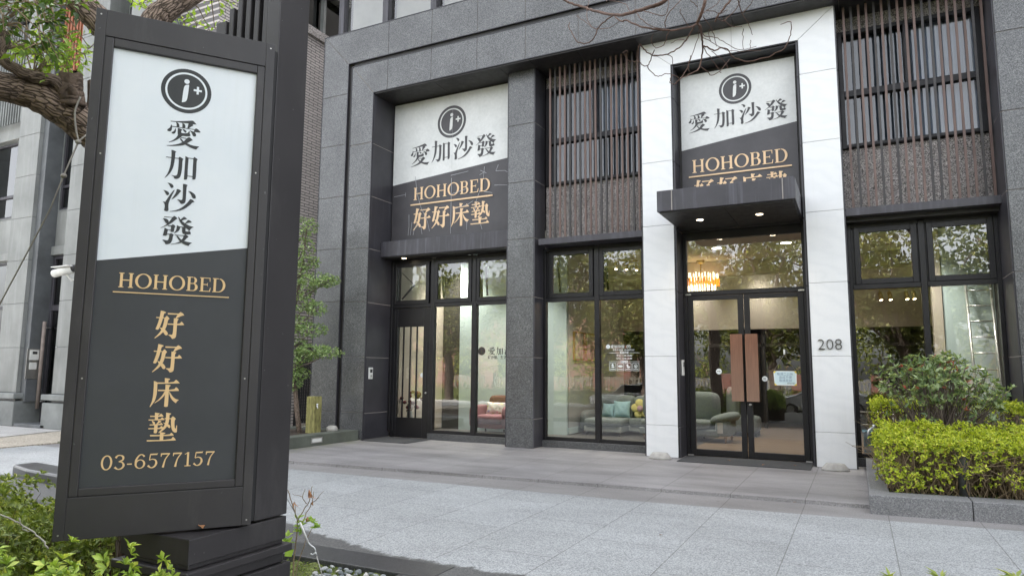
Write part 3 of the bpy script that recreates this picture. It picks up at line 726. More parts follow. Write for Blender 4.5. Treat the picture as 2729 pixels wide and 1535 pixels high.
def stroke(pts, ws, n=6):
    """variable-width pen stroke as quads, centre line smoothed"""
    P = [Vector((*p, 0)) for p in pts]; C = []; Wd = []
    for i in range(len(P) - 1):
        p0 = P[max(i - 1, 0)]; p1 = P[i]; p2 = P[i + 1]; p3 = P[min(i + 2, len(P) - 1)]
        for k in range(n):
            t_ = k / n
            C.append(0.5 * ((2 * p1) + (p2 - p0) * t_ + (2 * p0 - 5 * p1 + 4 * p2 - p3) * t_ ** 2 + (3 * p1 - p0 - 3 * p2 + p3) * t_ ** 3))
            Wd.append(ws[i] + (ws[i + 1] - ws[i]) * t_)
    C.append(P[-1]); Wd.append(ws[-1])
    Lf, Rt = [], []
    for i, c in enumerate(C):
        d = (C[min(i + 1, len(C) - 1)] - C[max(i - 1, 0)]).normalized(); nn = Vector((-d.y, d.x, 0)) * Wd[i] * 0.5
        Lf.append((c + nn).to_2d()[:]); Rt.append((c - nn).to_2d()[:])
    return [Lf + Rt[::-1]]
def rect(a, b, c, d): return [(a, b), (c, b), (c, d), (a, d)]
def seriffed(x, w, s=0.075, h=0.055):
    return [rect(x, 0, x + w, 1), rect(x - s, 0, x + w + s, h), rect(x - s, 1 - h, x + w + s, 1)]
LAT = {
 'H': (seriffed(0.08, 0.17) + seriffed(0.68, 0.17) + [rect(0.25, 0.475, 0.68, 0.545)], 0.93),
 'O': (band(ell(0.53, 0.5, 0.53, 0.52), ell(0.53, 0.5, 0.355, 0.455)), 1.06),
 'B': (seriffed(0.08, 0.17, 0.075) + [rect(0.25, 0.945, 0.42, 1.0), rect(0.25, 0, 0.44, 0.055), rect(0.25, 0.505, 0.44, 0.56)]
       + band(ell(0.42, 0.755, 0.27, 0.245, 16, -math.pi / 2, math.pi / 2)[:-1], ell(0.42, 0.755, 0.11, 0.19, 16, -math.pi / 2, math.pi / 2)[:-1])[:-1]
       + band(ell(0.44, 0.28, 0.32, 0.28, 16, -math.pi / 2, math.pi / 2)[:-1], ell(0.44, 0.28, 0.14, 0.225, 16, -math.pi / 2, math.pi / 2)[:-1])[:-1], 0.78),
 'E': (seriffed(0.08, 0.17, 0.075) + [rect(0.25, 0.945, 0.72, 1.0), rect(0.25, 0.0, 0.74, 0.055), rect(0.25, 0.475, 0.54, 0.54),
       [(0.66, 0.945), (0.72, 0.945), (0.72, 0.72), (0.685, 0.72)], [(0.66, 0.055), (0.74, 0.055), (0.77, 0.29), (0.73, 0.29)], [(0.50, 0.54), (0.55, 0.66), (0.55, 0.36), (0.50, 0.475)]], 0.78),
 'D': (seriffed(0.08, 0.17, 0.075) + [rect(0.25, 0.945, 0.42, 1.0), rect(0.25, 0, 0.42, 0.055)]
       + band(ell(0.42, 0.5, 0.48, 0.5, 24, -math.pi / 2, math.pi / 2)[:-1], ell(0.42, 0.5, 0.305, 0.445, 24, -math.pi / 2, math.pi / 2)[:-1])[:-1], 0.92),
 '0': (band(ell(0.34, 0.5, 0.34, 0.51), ell(0.34, 0.5, 0.215, 0.44)), 0.68),
 '3': (stroke([(0.07, 0.80), (0.18, 0.95), (0.36, 0.97), (0.52, 0.86), (0.50, 0.65), (0.26, 0.54)], [0.15, 0.09, 0.065, 0.13, 0.11, 0.05])
       + stroke([(0.26, 0.545), (0.48, 0.48), (0.58, 0.27), (0.46, 0.07), (0.24, 0.02), (0.04, 0.17)], [0.05, 0.09, 0.14, 0.10, 0.065, 0.15]), 0.64),
 '-': ([rect(0.02, 0.30, 0.32, 0.38)], 0.36),
 '6': (band(ell(0.34, 0.31, 0.33, 0.32, 32), ell(0.34, 0.31, 0.205, 0.26, 32)) + stroke([(0.08, 0.30), (0.09, 0.60), (0.26, 0.90), (0.44, 0.965), (0.60, 0.82)], [0.13, 0.12, 0.09, 0.065, 0.13]), 0.68),
 '5': ([rect(0.16, 0.90, 0.60, 1.0), [(0.60, 1.0), (0.60, 1.04), (0.63, 1.04), (0.585, 0.90), (0.57, 0.90)]] + stroke([(0.165, 0.96), (0.12, 0.56)], [0.06, 0.06])
       + stroke([(0.12, 0.55), (0.30, 0.615), (0.50, 0.53), (0.56, 0.31), (0.45, 0.09), (0.24, 0.02), (0.04, 0.18)], [0.05, 0.06, 0.10, 0.14, 0.11, 0.06, 0.14]), 0.64),
 '7': ([rect(0.06, 0.90, 0.64, 1.0), [(0.06, 1.0), (0.06, 0.76), (0.10, 0.76), (0.14, 0.90)]] + stroke([(0.60, 0.94), (0.36, 0.55), (0.24, 0.0)], [0.06, 0.08, 0.14]), 0.66),
 '1': ([rect(0.20, 0.0, 0.33, 1.0), rect(0.06, 0.0, 0.47, 0.055), [(0.33, 1.0), (0.20, 0.965), (0.05, 0.88), (0.05, 0.83), (0.20, 0.90)]], 0.5),
}
class Lettering:
    """flat strokes on a plane with origin o, right e, up z; every stroke lifts a little so none are coplanar"""
    def __init__(s, o, e, nrm, lift=0.0012, step=0.00006):
        s.o = Vector(o); s.e = Vector(e); s.n = Vector(nrm); s.b = MB(); s.k = 0; s.lift = lift; s.step = step
    def put(s, poly, m=0):
        h = s.lift + s.step * s.k; s.k += 1
        # orientation: make it face along n
        a = sum(poly[i][0] * poly[(i + 1) % len(poly)][1] - poly[(i + 1) % len(poly)][0] * poly[i][1] for i in range(len(poly)))
        if a < 0: poly = poly[::-1]
        s.b.poly([s.o + s.e * u + Vector((0, 0, v)) + s.n * h for u, v in poly], m)
    def glyph(s, k, u, v, em, m=0, shear=0.0):
        for p in GP[k]:
            s.put([(u + x * em, v + y * em) for x, y in smooth_closed(p)], m)
    def text(s, txt, u0, u1, v, h, m=0, gap=0.10):
        tot = sum(LAT[c][1] for c in txt) + gap * (len(txt) - 1); sx = (u1 - u0) / tot; x = 0
        for c in txt:
            for p in LAT[c][0]:
                s.put([(u0 + (x + a) * sx, v + bb * h) for a, bb in p], m)
            x += LAT[c][1] + gap
    def bar(s, u0, u1, v, th, m=0):
        s.put(rect(u0, v - th / 2, u1, v + th / 2), m)
    def emblem(s, u, v, r, mi=0, mw=1):
        def E(x, y, rx, n=48): return [(u + r * x + r * a, v + r * y + r * b_) for a, b_ in ell(0, 0, rx, rx, n)]
        s.put(E(0, 0, 1.0), mi)
        for q in band(E(0, 0, 0.835), E(0, 0, 0.755)): s.put(q, mw); s.k -= 1
        s.k += 1
        s.put(E(-0.005, 0.43, 0.105, 24), mw)
        st = [(-0.12, 0.12), (-0.075, 0.25), (0.02, 0.295), (0.085, 0.30), (0.08, 0.05), (0.045, -0.39), (-0.02, -0.50), (-0.155, -0.54)]
        s.put([(u + r * a, v + r * b_) for a, b_ in smooth_closed(st)], mw)
        s.put([(u + r * a, v + r * b_) for a, b_ in rect(0.28, 0.055, 0.61, 0.145)], mw)
        s.put([(u + r * a, v + r * b_) for a, b_ in rect(0.40, -0.075, 0.49, 0.275)], mw)
    def build(s, name, mats, parent):
        return s.b.build(name, mats, parent)
def font_text(name, txt, loc, size, mat, parent, depth=0.0, align='LEFT', nudge=0.0, rotx=R(90)):
    """small print set in the built-in typeface, turned into a mesh facing -Y"""
    cu = bpy.data.curves.new(name, 'FONT'); cu.body = txt; cu.size = size; cu.extrude = depth; cu.align_x = align; cu.offset = nudge; cu.resolution_u = 3
    tmp = bpy.data.objects.new(name, cu); COL.objects.link(tmp)
    bpy.context.view_layer.update()
    me = bpy.data.meshes.new_from_object(tmp.evaluated_get(bpy.context.evaluated_depsgraph_get()))
    bpy.data.objects.remove(tmp)
    off = Vector((0, 0, 0)); p = parent
    while p is not None:
        off += p.location; p = p.parent
    me.transform(Matrix.Translation(Vector(loc) - off) @ Matrix.Rotation(rotx, 4, 'X'))
    me.materials.clear(); me.materials.append(M[mat])
    o = bpy.data.objects.new(name, me); COL.objects.link(o); o.parent = parent
    return o

# ------------------------------------------------------------------ the ground
PZ = -0.04                                  # light paving level; the porch is 0
struct(MB().box(-200, 200, -200, 200, -0.9, -0.55), 'ground', 'asphalt')
def flat(poly, z, name, mat, th=0.5):
    return struct(MB().prism(poly, z - th, z, axes='xy'), name, mat)
flat([(-2.90, -3.4), (12, -3.4), (12, 9.6), (1.4, 8.49), (-2.4, 8.14), (-7.7, 8.06), (-14.5, 8.0), (-14.5, 4.78), (-2.90, 4.78)], PZ, 'pavement', 'light_paving')
flat([(12, 9.6), (12, 10.4), (0.04, 9.02), (-3.82, 8.84), (-8.35, 8.54), (-14.5, 8.40), (-14.5, 8.0), (-7.7, 8.06), (-2.4, 8.14), (1.4, 8.49)], PZ - 0.003, 'pavement_border', 'porch_strip')
flat([(12, 10.4), (12, 12.7), (-14.5, 12.7), (-14.5, 8.40), (-8.35, 8.54), (-3.82, 8.84), (0.04, 9.02)], 0.0, 'porch', 'porch_paving')
flat([(-14.5, 8.40), (-9.9, 8.53), (-9.9, 30), (-14.5, 30)], 0.002, 'alley', 'porch_paving', 0.4)
flat([(-14.5, -3.4), (-14.5, 30), (-16.2, 30), (-16.9, 9.7), (-15.3, 4.78), (-15.3, -3.4)], -0.02, 'side_kerb', 'pebble_kerb')
flat([(-15.3, -3.4), (-15.3, 4.78), (-16.9, 9.7), (-16.2, 30), (-40, 30), (-40, -3.4)], 0.0, 'neighbour_pavement', 'pale_walk')
flat([(-14.5, -3.4), (-2.90, -3.4), (-2.90, 4.44), (-14.5, 4.44)], -0.095, 'planting_bed', 'soil', 0.3)
struct(MB().box(-14.5, -2.90, 4.44, 4.78, -0.5, PZ + 0.004), 'bed_kerb', 'kerb_dark', bevel=0.008)
struct(MB().box(-3.18, -2.90, -3.4, 4.437, -0.5, PZ + 0.002), 'bed_edging', 'kerb_dark', bevel=0.008)
struct(MB().prism([(-10.9, 5.72), (-10.25, 5.55), (-6.5, 5.2), (-6.5, 5.6), (-10.9, 6.05)], PZ - 0.1, 0.10, axes='xy'), 'kerb_stone', 'kerb_dark', bevel=0.03)
struct(MB().box(-40, 60, -14.0, -9.5, -0.8, -0.40), 'far_pavement', 'porch_strip')
struct(MB().box(-60, 60, -40, -14.0, -0.8, -0.38), 'far_lawn', 'moss')
# moss cover in the bed
mb = MB(); G = 26
gx = np.linspace(-4.3, -3.185, G); gy = np.linspace(3.3, 4.435, G)
vs = [(x, y, -0.082 + 0.012 * math.sin(9 * x) * math.cos(7 * y) + 0.012 * math.sin(31 * x + 17 * y)) for y in gy for x in gx]
mb.add(vs, [(j * G + i, j * G + i + 1, (j + 1) * G + i + 1, (j + 1) * G + i) for j in range(G - 1) for i in range(G - 1)], 0, True)
tag(mb.build('moss_cover', 'moss'), kind='stuff')
n = 2600
P = np.c_[rng.uniform(-4.3, -3.19, n), rng.uniform(3.4, 4.43, n), np.full(n, -0.078)]
D = unit(np.c_[rng.normal(0, .7, n), rng.normal(0, .7, n), rng.uniform(.3, 1, n)])
tag(leaves('moss_tufts', P, D, rdir(n), rng.uniform(.015, .035, n), .006, 'grass_blade'), kind='stuff')
# rounded river pebbles, each its own thing
def pebble_mesh(seed):
    r = np.random.default_rng(seed); b_ = MB(); b_.pillow((0, 0, 0), 1, 0.72, 0.55, n=5, p=2.1)
    q = r.uniform(0.8, 1.2, (len(b_.v), 1)); k = r.normal(size=(3,)) * 0.25
    b_.v = [tuple(np.array(v) * (1 + 0.22 * math.sin(2.1 * v[0] + k[0] * 9) + 0.14 * math.cos(3 * v[1] + k[1] * 9))) for v in b_.v]
    return b_
protos = []
spots = []
for i in range(400):
    if len(spots) >= 74: break
    x = rng.uniform(-3.84, -3.20); y = rng.uniform(4.02, 4.42) if rng.random() < .8 else rng.uniform(3.9, 4.42); r0 = rng.uniform(0.016, 0.034)
    if x < -3.75 and y < 4.15: continue
    if all((x - a) ** 2 + (y - b_) ** 2 > (r0 + c_) ** 2 * 0.72 for a, b_, c_ in spots): spots.append((x, y, r0))
for i, (x, y, r0) in enumerate(spots):
    if i < 5:
        o = pebble_mesh(i).build('pebble', 'pebble'); protos.append(o)
    else:
        o = protos[i % 5].copy(); COL.objects.link(o)
    o.location = (x, y, -0.076 + r0 * 0.35); o.rotation_euler = (rng.uniform(-.4, .4), rng.uniform(-.4, .4), rng.uniform(0, 6.28)); o.scale = (r0, r0, r0)
    tag(o, 'smooth grey river pebble lying in the mossy bed beside the black sign', 'pebble', 'pebbles in the sign bed')

# ------------------------------------------------------------------ the shop building
shop = empty('shop_building', (-3.7, 12.2, 0), 'dark granite shop building with white marble entrance portal and tall display windows', 'building')
YF, YP, YG = 11.75, 12.15, 12.62
COURSE = [0.0, 0.555, 1.745, 2.935, 4.12, 5.30, 6.51, 7.69]
GAP = 0.005
# outer and inner granite frame, laid as slabs over a pale joint bed
g = MB()
def slabs_v(x0, x1, zs, y, th=0.03, m=0):
    for a, b_ in zip(zs[:-1], zs[1:]):
        g.box(x0, x1, y, y + th, a + GAP, b_ - GAP, m)
zo = [0.0, 0.57, 1.78, 2.98, 4.18, 5.38, 6.60, 7.80]
slabs_v(-10.98 + .012, -10.235, zo, YF)
g.prism([(-10.968, 7.805), (-10.235, 7.805), (-10.235, 8.515), (-10.968, 9.29)], YF, YF + .03, 0)
slabs_v(-10.10, -9.482, [0.0, 0.57, 1.76, 2.96, 4.14, 5.34, 6.53], YF)
g.prism([(-10.10, 6.54), (-9.482, 6.54), (-9.482, 7.69), (-10.10, 8.39)], YF, YF + .03, 0)
vx = [-10.23, -9.1, -7.94, -6.80, -5.68, -4.54, -3.40, -2.26, -1.12, 0.02, 1.16, 2.3, 3.44, 4.6]
for i, (a, b_) in enumerate(zip(vx[:-1], vx[1:])):
    if i == 0:
        g.prism([(-10.955, 9.295), (-10.225, 8.525), (b_ - GAP, 8.525), (b_ - GAP, 9.295)], YF, YF + .03, 0)
        g.prism([(-10.088, 8.40), (-9.47, 7.70), (b_ - GAP, 7.70), (b_ - GAP, 8.40)], YF, YF + .03, 0)
    else:
        g.box(a + GAP, b_ - GAP, YF, YF + .03, 8.525, 9.295)
        g.box(a + GAP, b_ - GAP, YF, YF + .03, 7.70, 8.40)
# right pier
for a, b_ in zip(COURSE[:-1], COURSE[1:]):
    g.box(2.052, 3.3, YF, YF + .03, a + GAP, b_ - GAP)
    g.box(3.31, 4.6, YF, YF + .03, a + GAP, b_ - GAP)
g.build('granite_frame', 'granite', shop, bevel=0.003, seg=1)
b = MB()     # pale joint bed and body behind the slabs
b.box(-10.975, -10.24, YF + .012, 12.6, 0, 9.30); b.box(-10.10, -9.49, YF + .012, 12.6, 0, 8.40)
b.box(-10.24, 4.6, YF + .012, 12.5, 8.52, 9.30); b.box(-9.49, 4.6, YF + .012, 12.5, 7.705, 8.40)
b.box(2.06, 4.6, YF + .012, 12.6, 0, 7.70)
b.build('joint_bed', 'joint', shop)
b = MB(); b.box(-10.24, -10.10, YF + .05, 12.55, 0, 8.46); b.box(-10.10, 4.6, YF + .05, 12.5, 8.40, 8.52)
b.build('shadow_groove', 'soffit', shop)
b = MB()
for y in (YF - .006,):
    b.box(-10.985, -10.968, y, YF + .05, 0, 9.31); b.box(-10.968, 4.6, y, YF + .05, 9.297, 9.315)
    b.box(-10.234, -10.218, y, YF + .05, 0, 8.52); b.box(-10.218, 4.6, y, YF + .05, 8.508, 8.523)
    b.box(-10.118, -10.102, y, YF + .05, 0, 8.41); b.box(-10.102, 4.6, y, YF + .05, 8.402, 8.416)
    b.box(-9.486, -9.470, y, YF + .02, 0, 7.70); b.box(-9.470, 2.05, y, YF + .02, 7.688, 7.703)
b.build('metal_edging', 'reveal_stone', shop)
# reveals: smooth dark panels with pale joints
def reveal(x0, x1, y0, y1, zs=COURSE):
    b = MB()
    for a, c_ in zip(zs[:-1], zs[1:]):
        b.box(x0, x1, y0, y1, a + .006, c_ - .006)
    b.build('reveal', 'reveal_stone', shop, bevel=0.003, seg=1)
reveal(-9.49, -9.462, YF + .03, YG + .04)
reveal(2.032, 2.06, YF + .03, YG + .04)
reveal(-5.668, -5.64, YP + .002, YG + .04)
reveal(-6.27, -6.243, YP + .002, YG + .04)
reveal(-0.085, -0.062, YP + .002, YG + .04)
reveal(-3.452, -3.43, YP + .002, YG + .04)
reveal(-2.845, -2.815, YP + .004, YG + .04, [0, .52, 2.91, 4.05, 5.3, 6.51, 7.16])
reveal(-0.70, -0.672, YP + .004, YG + .04, [0, .52, 2.91, 4.05, 5.3, 6.51, 7.16])
for x0, x1 in ((-9.49, -9.466), (2.036, 2.06), (-5.665, -5.644), (-6.27, -6.247)):
    MB().box(x0, x1, YF + .04 if x0 < -9 or x1 > 2 else YP + .02, YG + .03, 0, 7.68).build('reveal_joint', 'joint', shop)
# soffit of the big frame
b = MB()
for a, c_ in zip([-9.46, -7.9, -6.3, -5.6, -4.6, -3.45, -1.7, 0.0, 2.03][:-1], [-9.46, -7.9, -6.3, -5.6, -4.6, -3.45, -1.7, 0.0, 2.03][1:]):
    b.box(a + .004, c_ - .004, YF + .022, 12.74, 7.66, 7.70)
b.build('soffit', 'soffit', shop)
# granite pillar
p_ = MB()
for a, c_ in zip(COURSE[:-1], COURSE[1:]):
    p_.box(-6.245, -5.67, YP, 12.55, a + .004, c_ - .004)
p_.build('granite_pillar', 'granite', shop, bevel=0.004, seg=1)
MB().box(-6.24, -5.675, YP + .012, 12.56, 0, 7.66).build('pillar_core', 'joint', shop)
# marble portal
p_ = MB()
PX = (-3.43, -2.845, -0.672, -0.085)
PC = [0.0, 0.55, 1.76, 2.955, 4.14, 5.34, 6.55]
for x0, x1 in ((PX[0], PX[1]), (PX[2], PX[3])):
    for a, c_ in zip(PC[:-1], PC[1:]):
        p_.box(x0, x1, YP, 12.5, a + .003, c_ - .003)
p_.prism([(PX[0], 6.553), (PX[1], 6.553), (PX[1], 7.16), (PX[0], 7.655)], YP, 12.5)
p_.prism([(PX[3], 6.553), (PX[3], 7.655), (PX[2], 7.16), (PX[2], 6.553)], YP, 12.5)
p_.prism([(PX[0] + .006, 7.66), (PX[1] + .004, 7.166), (-1.76, 7.166), (-1.76, 7.66)], YP, 12.5)
p_.prism([(-1.754, 7.66), (-1.754, 7.166), (PX[2] - .004, 7.166), (PX[3] - .006, 7.66)], YP, 12.5)
p_.build('marble_portal', 'marble', shop, bevel=0.003, seg=1)
b = MB(); b.box(PX[0] + .01, PX[1] - .01, YP + .014, 12.52, 0, 7.65); b.box(PX[2] + .01, PX[3] - .01, YP + .014, 12.52, 0, 7.65); b.box(PX[1], PX[2], YP + .014, 12.52, 7.18, 7.65)
b.build('portal_core', 'marble_joint', shop)
b = MB(); b.box(-2.86, -2.845, YP - .006, YP + .03, 0, 7.165); b.box(-0.672, -0.657, YP - .006, YP + .03, 0, 7.165); b.box(-2.845, -0.672, YP - .006, YP + .03, 7.15, 7.172); b.box(-2.815, -0.70, YP + .03, 12.55, 7.12, 7.15)
b.build('portal_lining', 'frame_metal', shop)
# wall strips above the shopfronts
for x0, x1 in ((-5.64, -3.452), (-0.062, 2.032)):
    MB().box(x0, x1, 12.72, 12.95, 3.95, 5.29).build('pebbledash_wall', 'pebbledash', shop)
    MB().box(x0, x1, 12.72, 12.95, 7.40, 7.67).build('pebbledash_wall', 'pebbledash', shop)
MB().box(-9.46, -6.27, 12.53, 12.75, 3.97, 7.66).build('backing_wall', 'soffit', shop)
MB().box(-2.815, -0.70, 12.53, 12.75, 4.05, 7.12).build('backing_wall', 'soffit', shop)
MB().box(-10.9, 16, 12.96, 22.5, 4.40, 9.0).build('upper_body_sun_block', 'dark_interior', shop)  # widened to the right, out of view, to stop sun leaking past
for x0, x1, y0 in ((-10.9, -9.7, 12.6), (2.2, 16, 12.6), (-9.7, 2.2, 22.0)):
    MB().box(x0, x1, y0, 22.5, 0, 4.4).build('side_wall', 'dark_interior', shop)

# ---- shopfront glazing
def sash(parent, x0, x1, z0, z1, w, y, name='sash'):
    f = MB().ring(x0, x1, z0, z1, w, y - .02, y + .03).build(name, 'frame_metal', parent, bevel=0.004, seg=1)
    return f
def pane(parent, x0, x1, z0, z1, y, mat='glass'):
    return MB().add([(x0, y, z0), (x1, y, z0), (x1, y, z1), (x0, y, z1)], [(0, 1, 2, 3)]).build('pane', mat, parent)
def shopfront(x0, x1, bars, cells_low, cells_up, sill=True, zb=0.135):
    b_ = MB()
    b_.box(x0, x0 + .06, YG - .05, YG + .06, zb, 3.96); b_.box(x1 - .06, x1, YG - .05, YG + .06, zb, 3.96)
    for a, c_ in bars: b_.box(a, c_, YG - .055, YG + .06, zb, 3.94)
    xs = [x0 + .06] + [q for bb in bars for q in bb] + [x1 - .06]
    for a, c_ in zip(xs[0::2], xs[1::2]):
        b_.box(a, c_, YG - .045, YG + .05, 2.865, 2.945); b_.box(a, c_, YG - .045, YG + .05, 3.89, 3.96)
    f = b_.build('window_frame', 'frame_metal', shop, bevel=0.005, seg=1)
    for a, c_ in cells_low:
        MB().box(a, c_, YG - .04, YG + .045, zb, zb + .065).build('bottom_rail', 'frame_metal', f, bevel=0.004, seg=1)
        pane(f, a, c_, zb + .065, 2.866, YG + .01)
    xs2 = list(zip(xs[0::2], xs[1::2]))
    for (a, c_), (wa, wc) in zip(cells_up, xs2):
        MB().ring(wa, wc, 2.94, 3.895, .10, YG - .003, YG + .045).build('sash_stop', 'frame_metal', f)
        sash(f, a, c_, 2.945, 3.892, 0.085, YG - .035)
        pane(f, a + .08, c_ - .08, 3.02, 3.81, YG - .03)
    return f
wf1 = shopfront(-9.46, -6.27, [(-8.365, -8.265), (-7.31, -7.195)], [(-8.265, -7.31), (-7.195, -6.33)], [(-9.39, -8.42), (-8.28, -7.33), (-7.22, -6.30)])
wf2 = shopfront(-5.64, -3.452, [(-4.545, -4.445)], [(-5.58, -4.545), (-4.445, -3.512)], [(-5.51, -4.57), (-4.44, -3.51)])
wf3 = shopfront(-0.062, 2.032, [(0.965, 1.055)], [(-0.002, 0.965), (1.055, 1.972)], [(0.04, 0.945), (1.08, 1.97)])
for x0, x1 in ((-8.36, -6.25), (-5.66, -3.44), (-0.07, 2.04)):
    MB().box(x0, x1, YG - .09, YG + .3, 0, .132).build('window_sill', 'sill_stone', shop, bevel=0.006)
# friction stays seen through the small panes
for x, zt in ((-5.35, 3.72), (-4.33, 3.74), (-8.13, 3.6), (-7.03, 3.7)):
    b = MB(); b.tube([(x, YG + .05, zt), (x + .02, YG + .09, 3.07)], .022, .026, 8); b.tube([(x, YG + .05, zt + .12), (x, YG + .05, zt)], .008, .008, 6)
    b.build('window_stay', 'black', wf2 if x > -6 else wf1)
b = MB(); b.tube([(-9.22, YG + .05, 3.68), (-8.93, YG + .12, 3.40)], .007, .007, 6); b.tube([(-8.93, YG + .12, 3.40), (-9.22, YG + .07, 3.08)], .028, .02, 8)
b.build('window_stay', 'black', wf1)
# ---- plain side door
d = MB(); d.box(-9.40, -9.32, YG - .03, YG + .05, 0.005, 2.862); d.build('door_jamb', 'frame_metal', wf1, bevel=.004, seg=1)
d = MB(); d.box(-9.315, -9.25, YG - .025, YG + .03, .01, 2.86); d.box(-8.55, -8.37, YG - .025, YG + .03, .01, 2.86)
d.box(-9.25, -8.55, YG - .025, YG + .03, .01, .44); d.box(-9.25, -8.55, YG - .025, YG + .03, 2.44, 2.86)
door0 = d.build('door', 'frame_metal', shop, bevel=.004, seg=1)
pane(door0, -9.25, -8.55, .44, 2.44, YG + .0)
b = MB()
for x in (-9.085, -8.90, -8.725): b.box(x - .016, x + .016, YG - .022, YG - .002, .44, 2.44)
b.build('door_bar', 'frame_metal', door0)
MB().box(-8.475, -8.445, YG - .034, YG - .026, 1.06, 2.12).build('handle', 'black', door0)
b = MB(); b.xf = Matrix.Translation((-8.455, YG - .02, .985)) @ Matrix.Rotation(R(90), 4, 'X'); b.lathe(0, 0, [(.022, 0), (.024, .01), (.02, .03), (.005, .034)], 16); b.build('lock', 'steel', door0)
b = MB(); b.xf = Matrix.Translation((-8.575, YG - .003, 1.37)) @ Matrix.Rotation(R(90), 4, 'X'); b.lathe(0, 0, [(.05, 0), (.05, .002)], 24); b.build('door_sticker', 'decal_white', door0)

# ---- entrance doors and transom
b = MB(); b.box(-2.815, -2.745, YG - .04, YG + .06, 0, 4.05); b.box(-0.77, -0.70, YG - .04, YG + .06, 0, 4.05)
b.box(-2.745, -0.77, YG - .035, YG + .055, 2.875, 2.955); b.box(-2.745, -0.77, YG - .035, YG + .055, 3.90, 4.05)
tf = b.build('transom_frame', 'frame_metal', shop, bevel=.005, seg=1)
pane(tf, -2.745, -0.77, 2.955, 3.90, YG + .01)
def entrance(x0, x1, hx0, hx1, lock):
    w = .095
    d_ = MB(); d_.box(x0, x0 + w, YG - .03, YG + .03, .015, 2.868); d_.box(x1 - w, x1, YG - .03, YG + .03, .015, 2.868)
    d_.box(x0 + w, x1 - w, YG - .03, YG + .03, .015, .125); d_.box(x0 + w, x1 - w, YG - .03, YG + .03, 2.785, 2.868)
    o = d_.build('door', 'frame_metal', shop, bevel=.006)
    pane(o, x0 + w, x1 - w, .125, 2.785, YG)
    MB().box(hx0, hx1, YG - .115, YG - .055, .985, 2.155).build('handle', 'handle_wood', o, bevel=.004)
    for z in (1.2, 1.95): MB().box((hx0 + hx1) / 2 - .03, (hx0 + hx1) / 2 + .03, YG - .057, YG - .028, z - .03, z + .03).build('handle_mount', 'frame_metal', o)
    if lock:
        b_ = MB(); b_.xf = Matrix.Translation((x0 + .055, YG - .028, .93)) @ Matrix.Rotation(R(90), 4, 'X'); b_.lathe(0, 0, [(.024, 0), (.026, .01), (.02, .03), (.005, .033)], 16); b_.build('lock', 'steel', o)
    return o
dl = entrance(-2.742, -1.768, -1.995, -1.79, False)
dr = entrance(-1.755, -0.772, -1.745, -1.535, True)
for x, z in ((-2.72, 2.875), (-.80, 2.875), (-2.74, 0), (-.79, 0)):
    MB().box(x - .05, x + .05, YG - .07, YG - .032, z, z + .03).build('pivot_cover', 'steel', tf, bevel=.004)

# ---- entrance canopy, side awning and window ledges
c = MB(); c.box(-2.84, -0.72, 10.90, 12.53, 4.10, 4.45)
can = c.build('canopy', 'canopy_metal', shop, bevel=.008)
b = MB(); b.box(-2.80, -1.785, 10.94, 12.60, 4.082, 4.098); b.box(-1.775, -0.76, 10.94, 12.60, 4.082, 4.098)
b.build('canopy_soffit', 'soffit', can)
b = MB(); b.box(-2.60, -2.585, 10.896, 10.8995, 4.11, 4.44); b.box(-.905, -.89, 10.896, 10.8995, 4.11, 4.44)
b.build('rust_streak', 'joint', can)
def downlight(x, y, z, parent, r=.055, e=1.0):
    b_ = MB(); b_.lathe(x, y, [(r * 1.35, z - .008), (r * 1.35, z), (r, z)], 20); b_.build('downlight', 'steel', parent)
    b_ = MB(); b_.lathe(x, y, [(r, z - .0095), (r * .6, z - .011), (r * .1, z - .0115)], 20); b_.build('lamp', 'lamp_warm', parent)
    ld = bpy.data.lights.new('spot', 'SPOT'); ld.energy = 8 * e; ld.spot_size = R(110); ld.spot_blend = .7; ld.color = (1, .8, .55); ld.shadow_soft_size = .05
    lo = bpy.data.objects.new('downlight_beam', ld); COL.objects.link(lo); lo.location = Vector((x, y, z - .02)) - shop.location - (parent.location if parent is not shop else Vector()); lo.parent = parent
downlight(-2.30, 11.68, 4.081, can); downlight(-1.33, 11.66, 4.081, can)
c = MB(); c.box(-9.455, -6.248, YP, 12.53, 3.985, 4.33)
aw = c.build('awning', 'canopy_metal', shop, bevel=.008)
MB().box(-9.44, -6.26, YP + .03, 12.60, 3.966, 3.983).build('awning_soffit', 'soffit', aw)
downlight(-8.95, 12.35, 3.965, aw, .05, .5)
for x0, x1, z0, z1 in ((-5.56, -3.436, 3.965, 4.09), (-0.06, 2.045, 4.02, 4.15)):
    l = MB(); l.box(x0, x1, YP + .004, 12.71, z0, z1); l.build('window_ledge', 'canopy_metal', shop, bevel=.006)
MB().box(-0.06, 2.03, YP + .2, 12.7, 3.955, 4.018).build('head_board', 'soffit', shop)
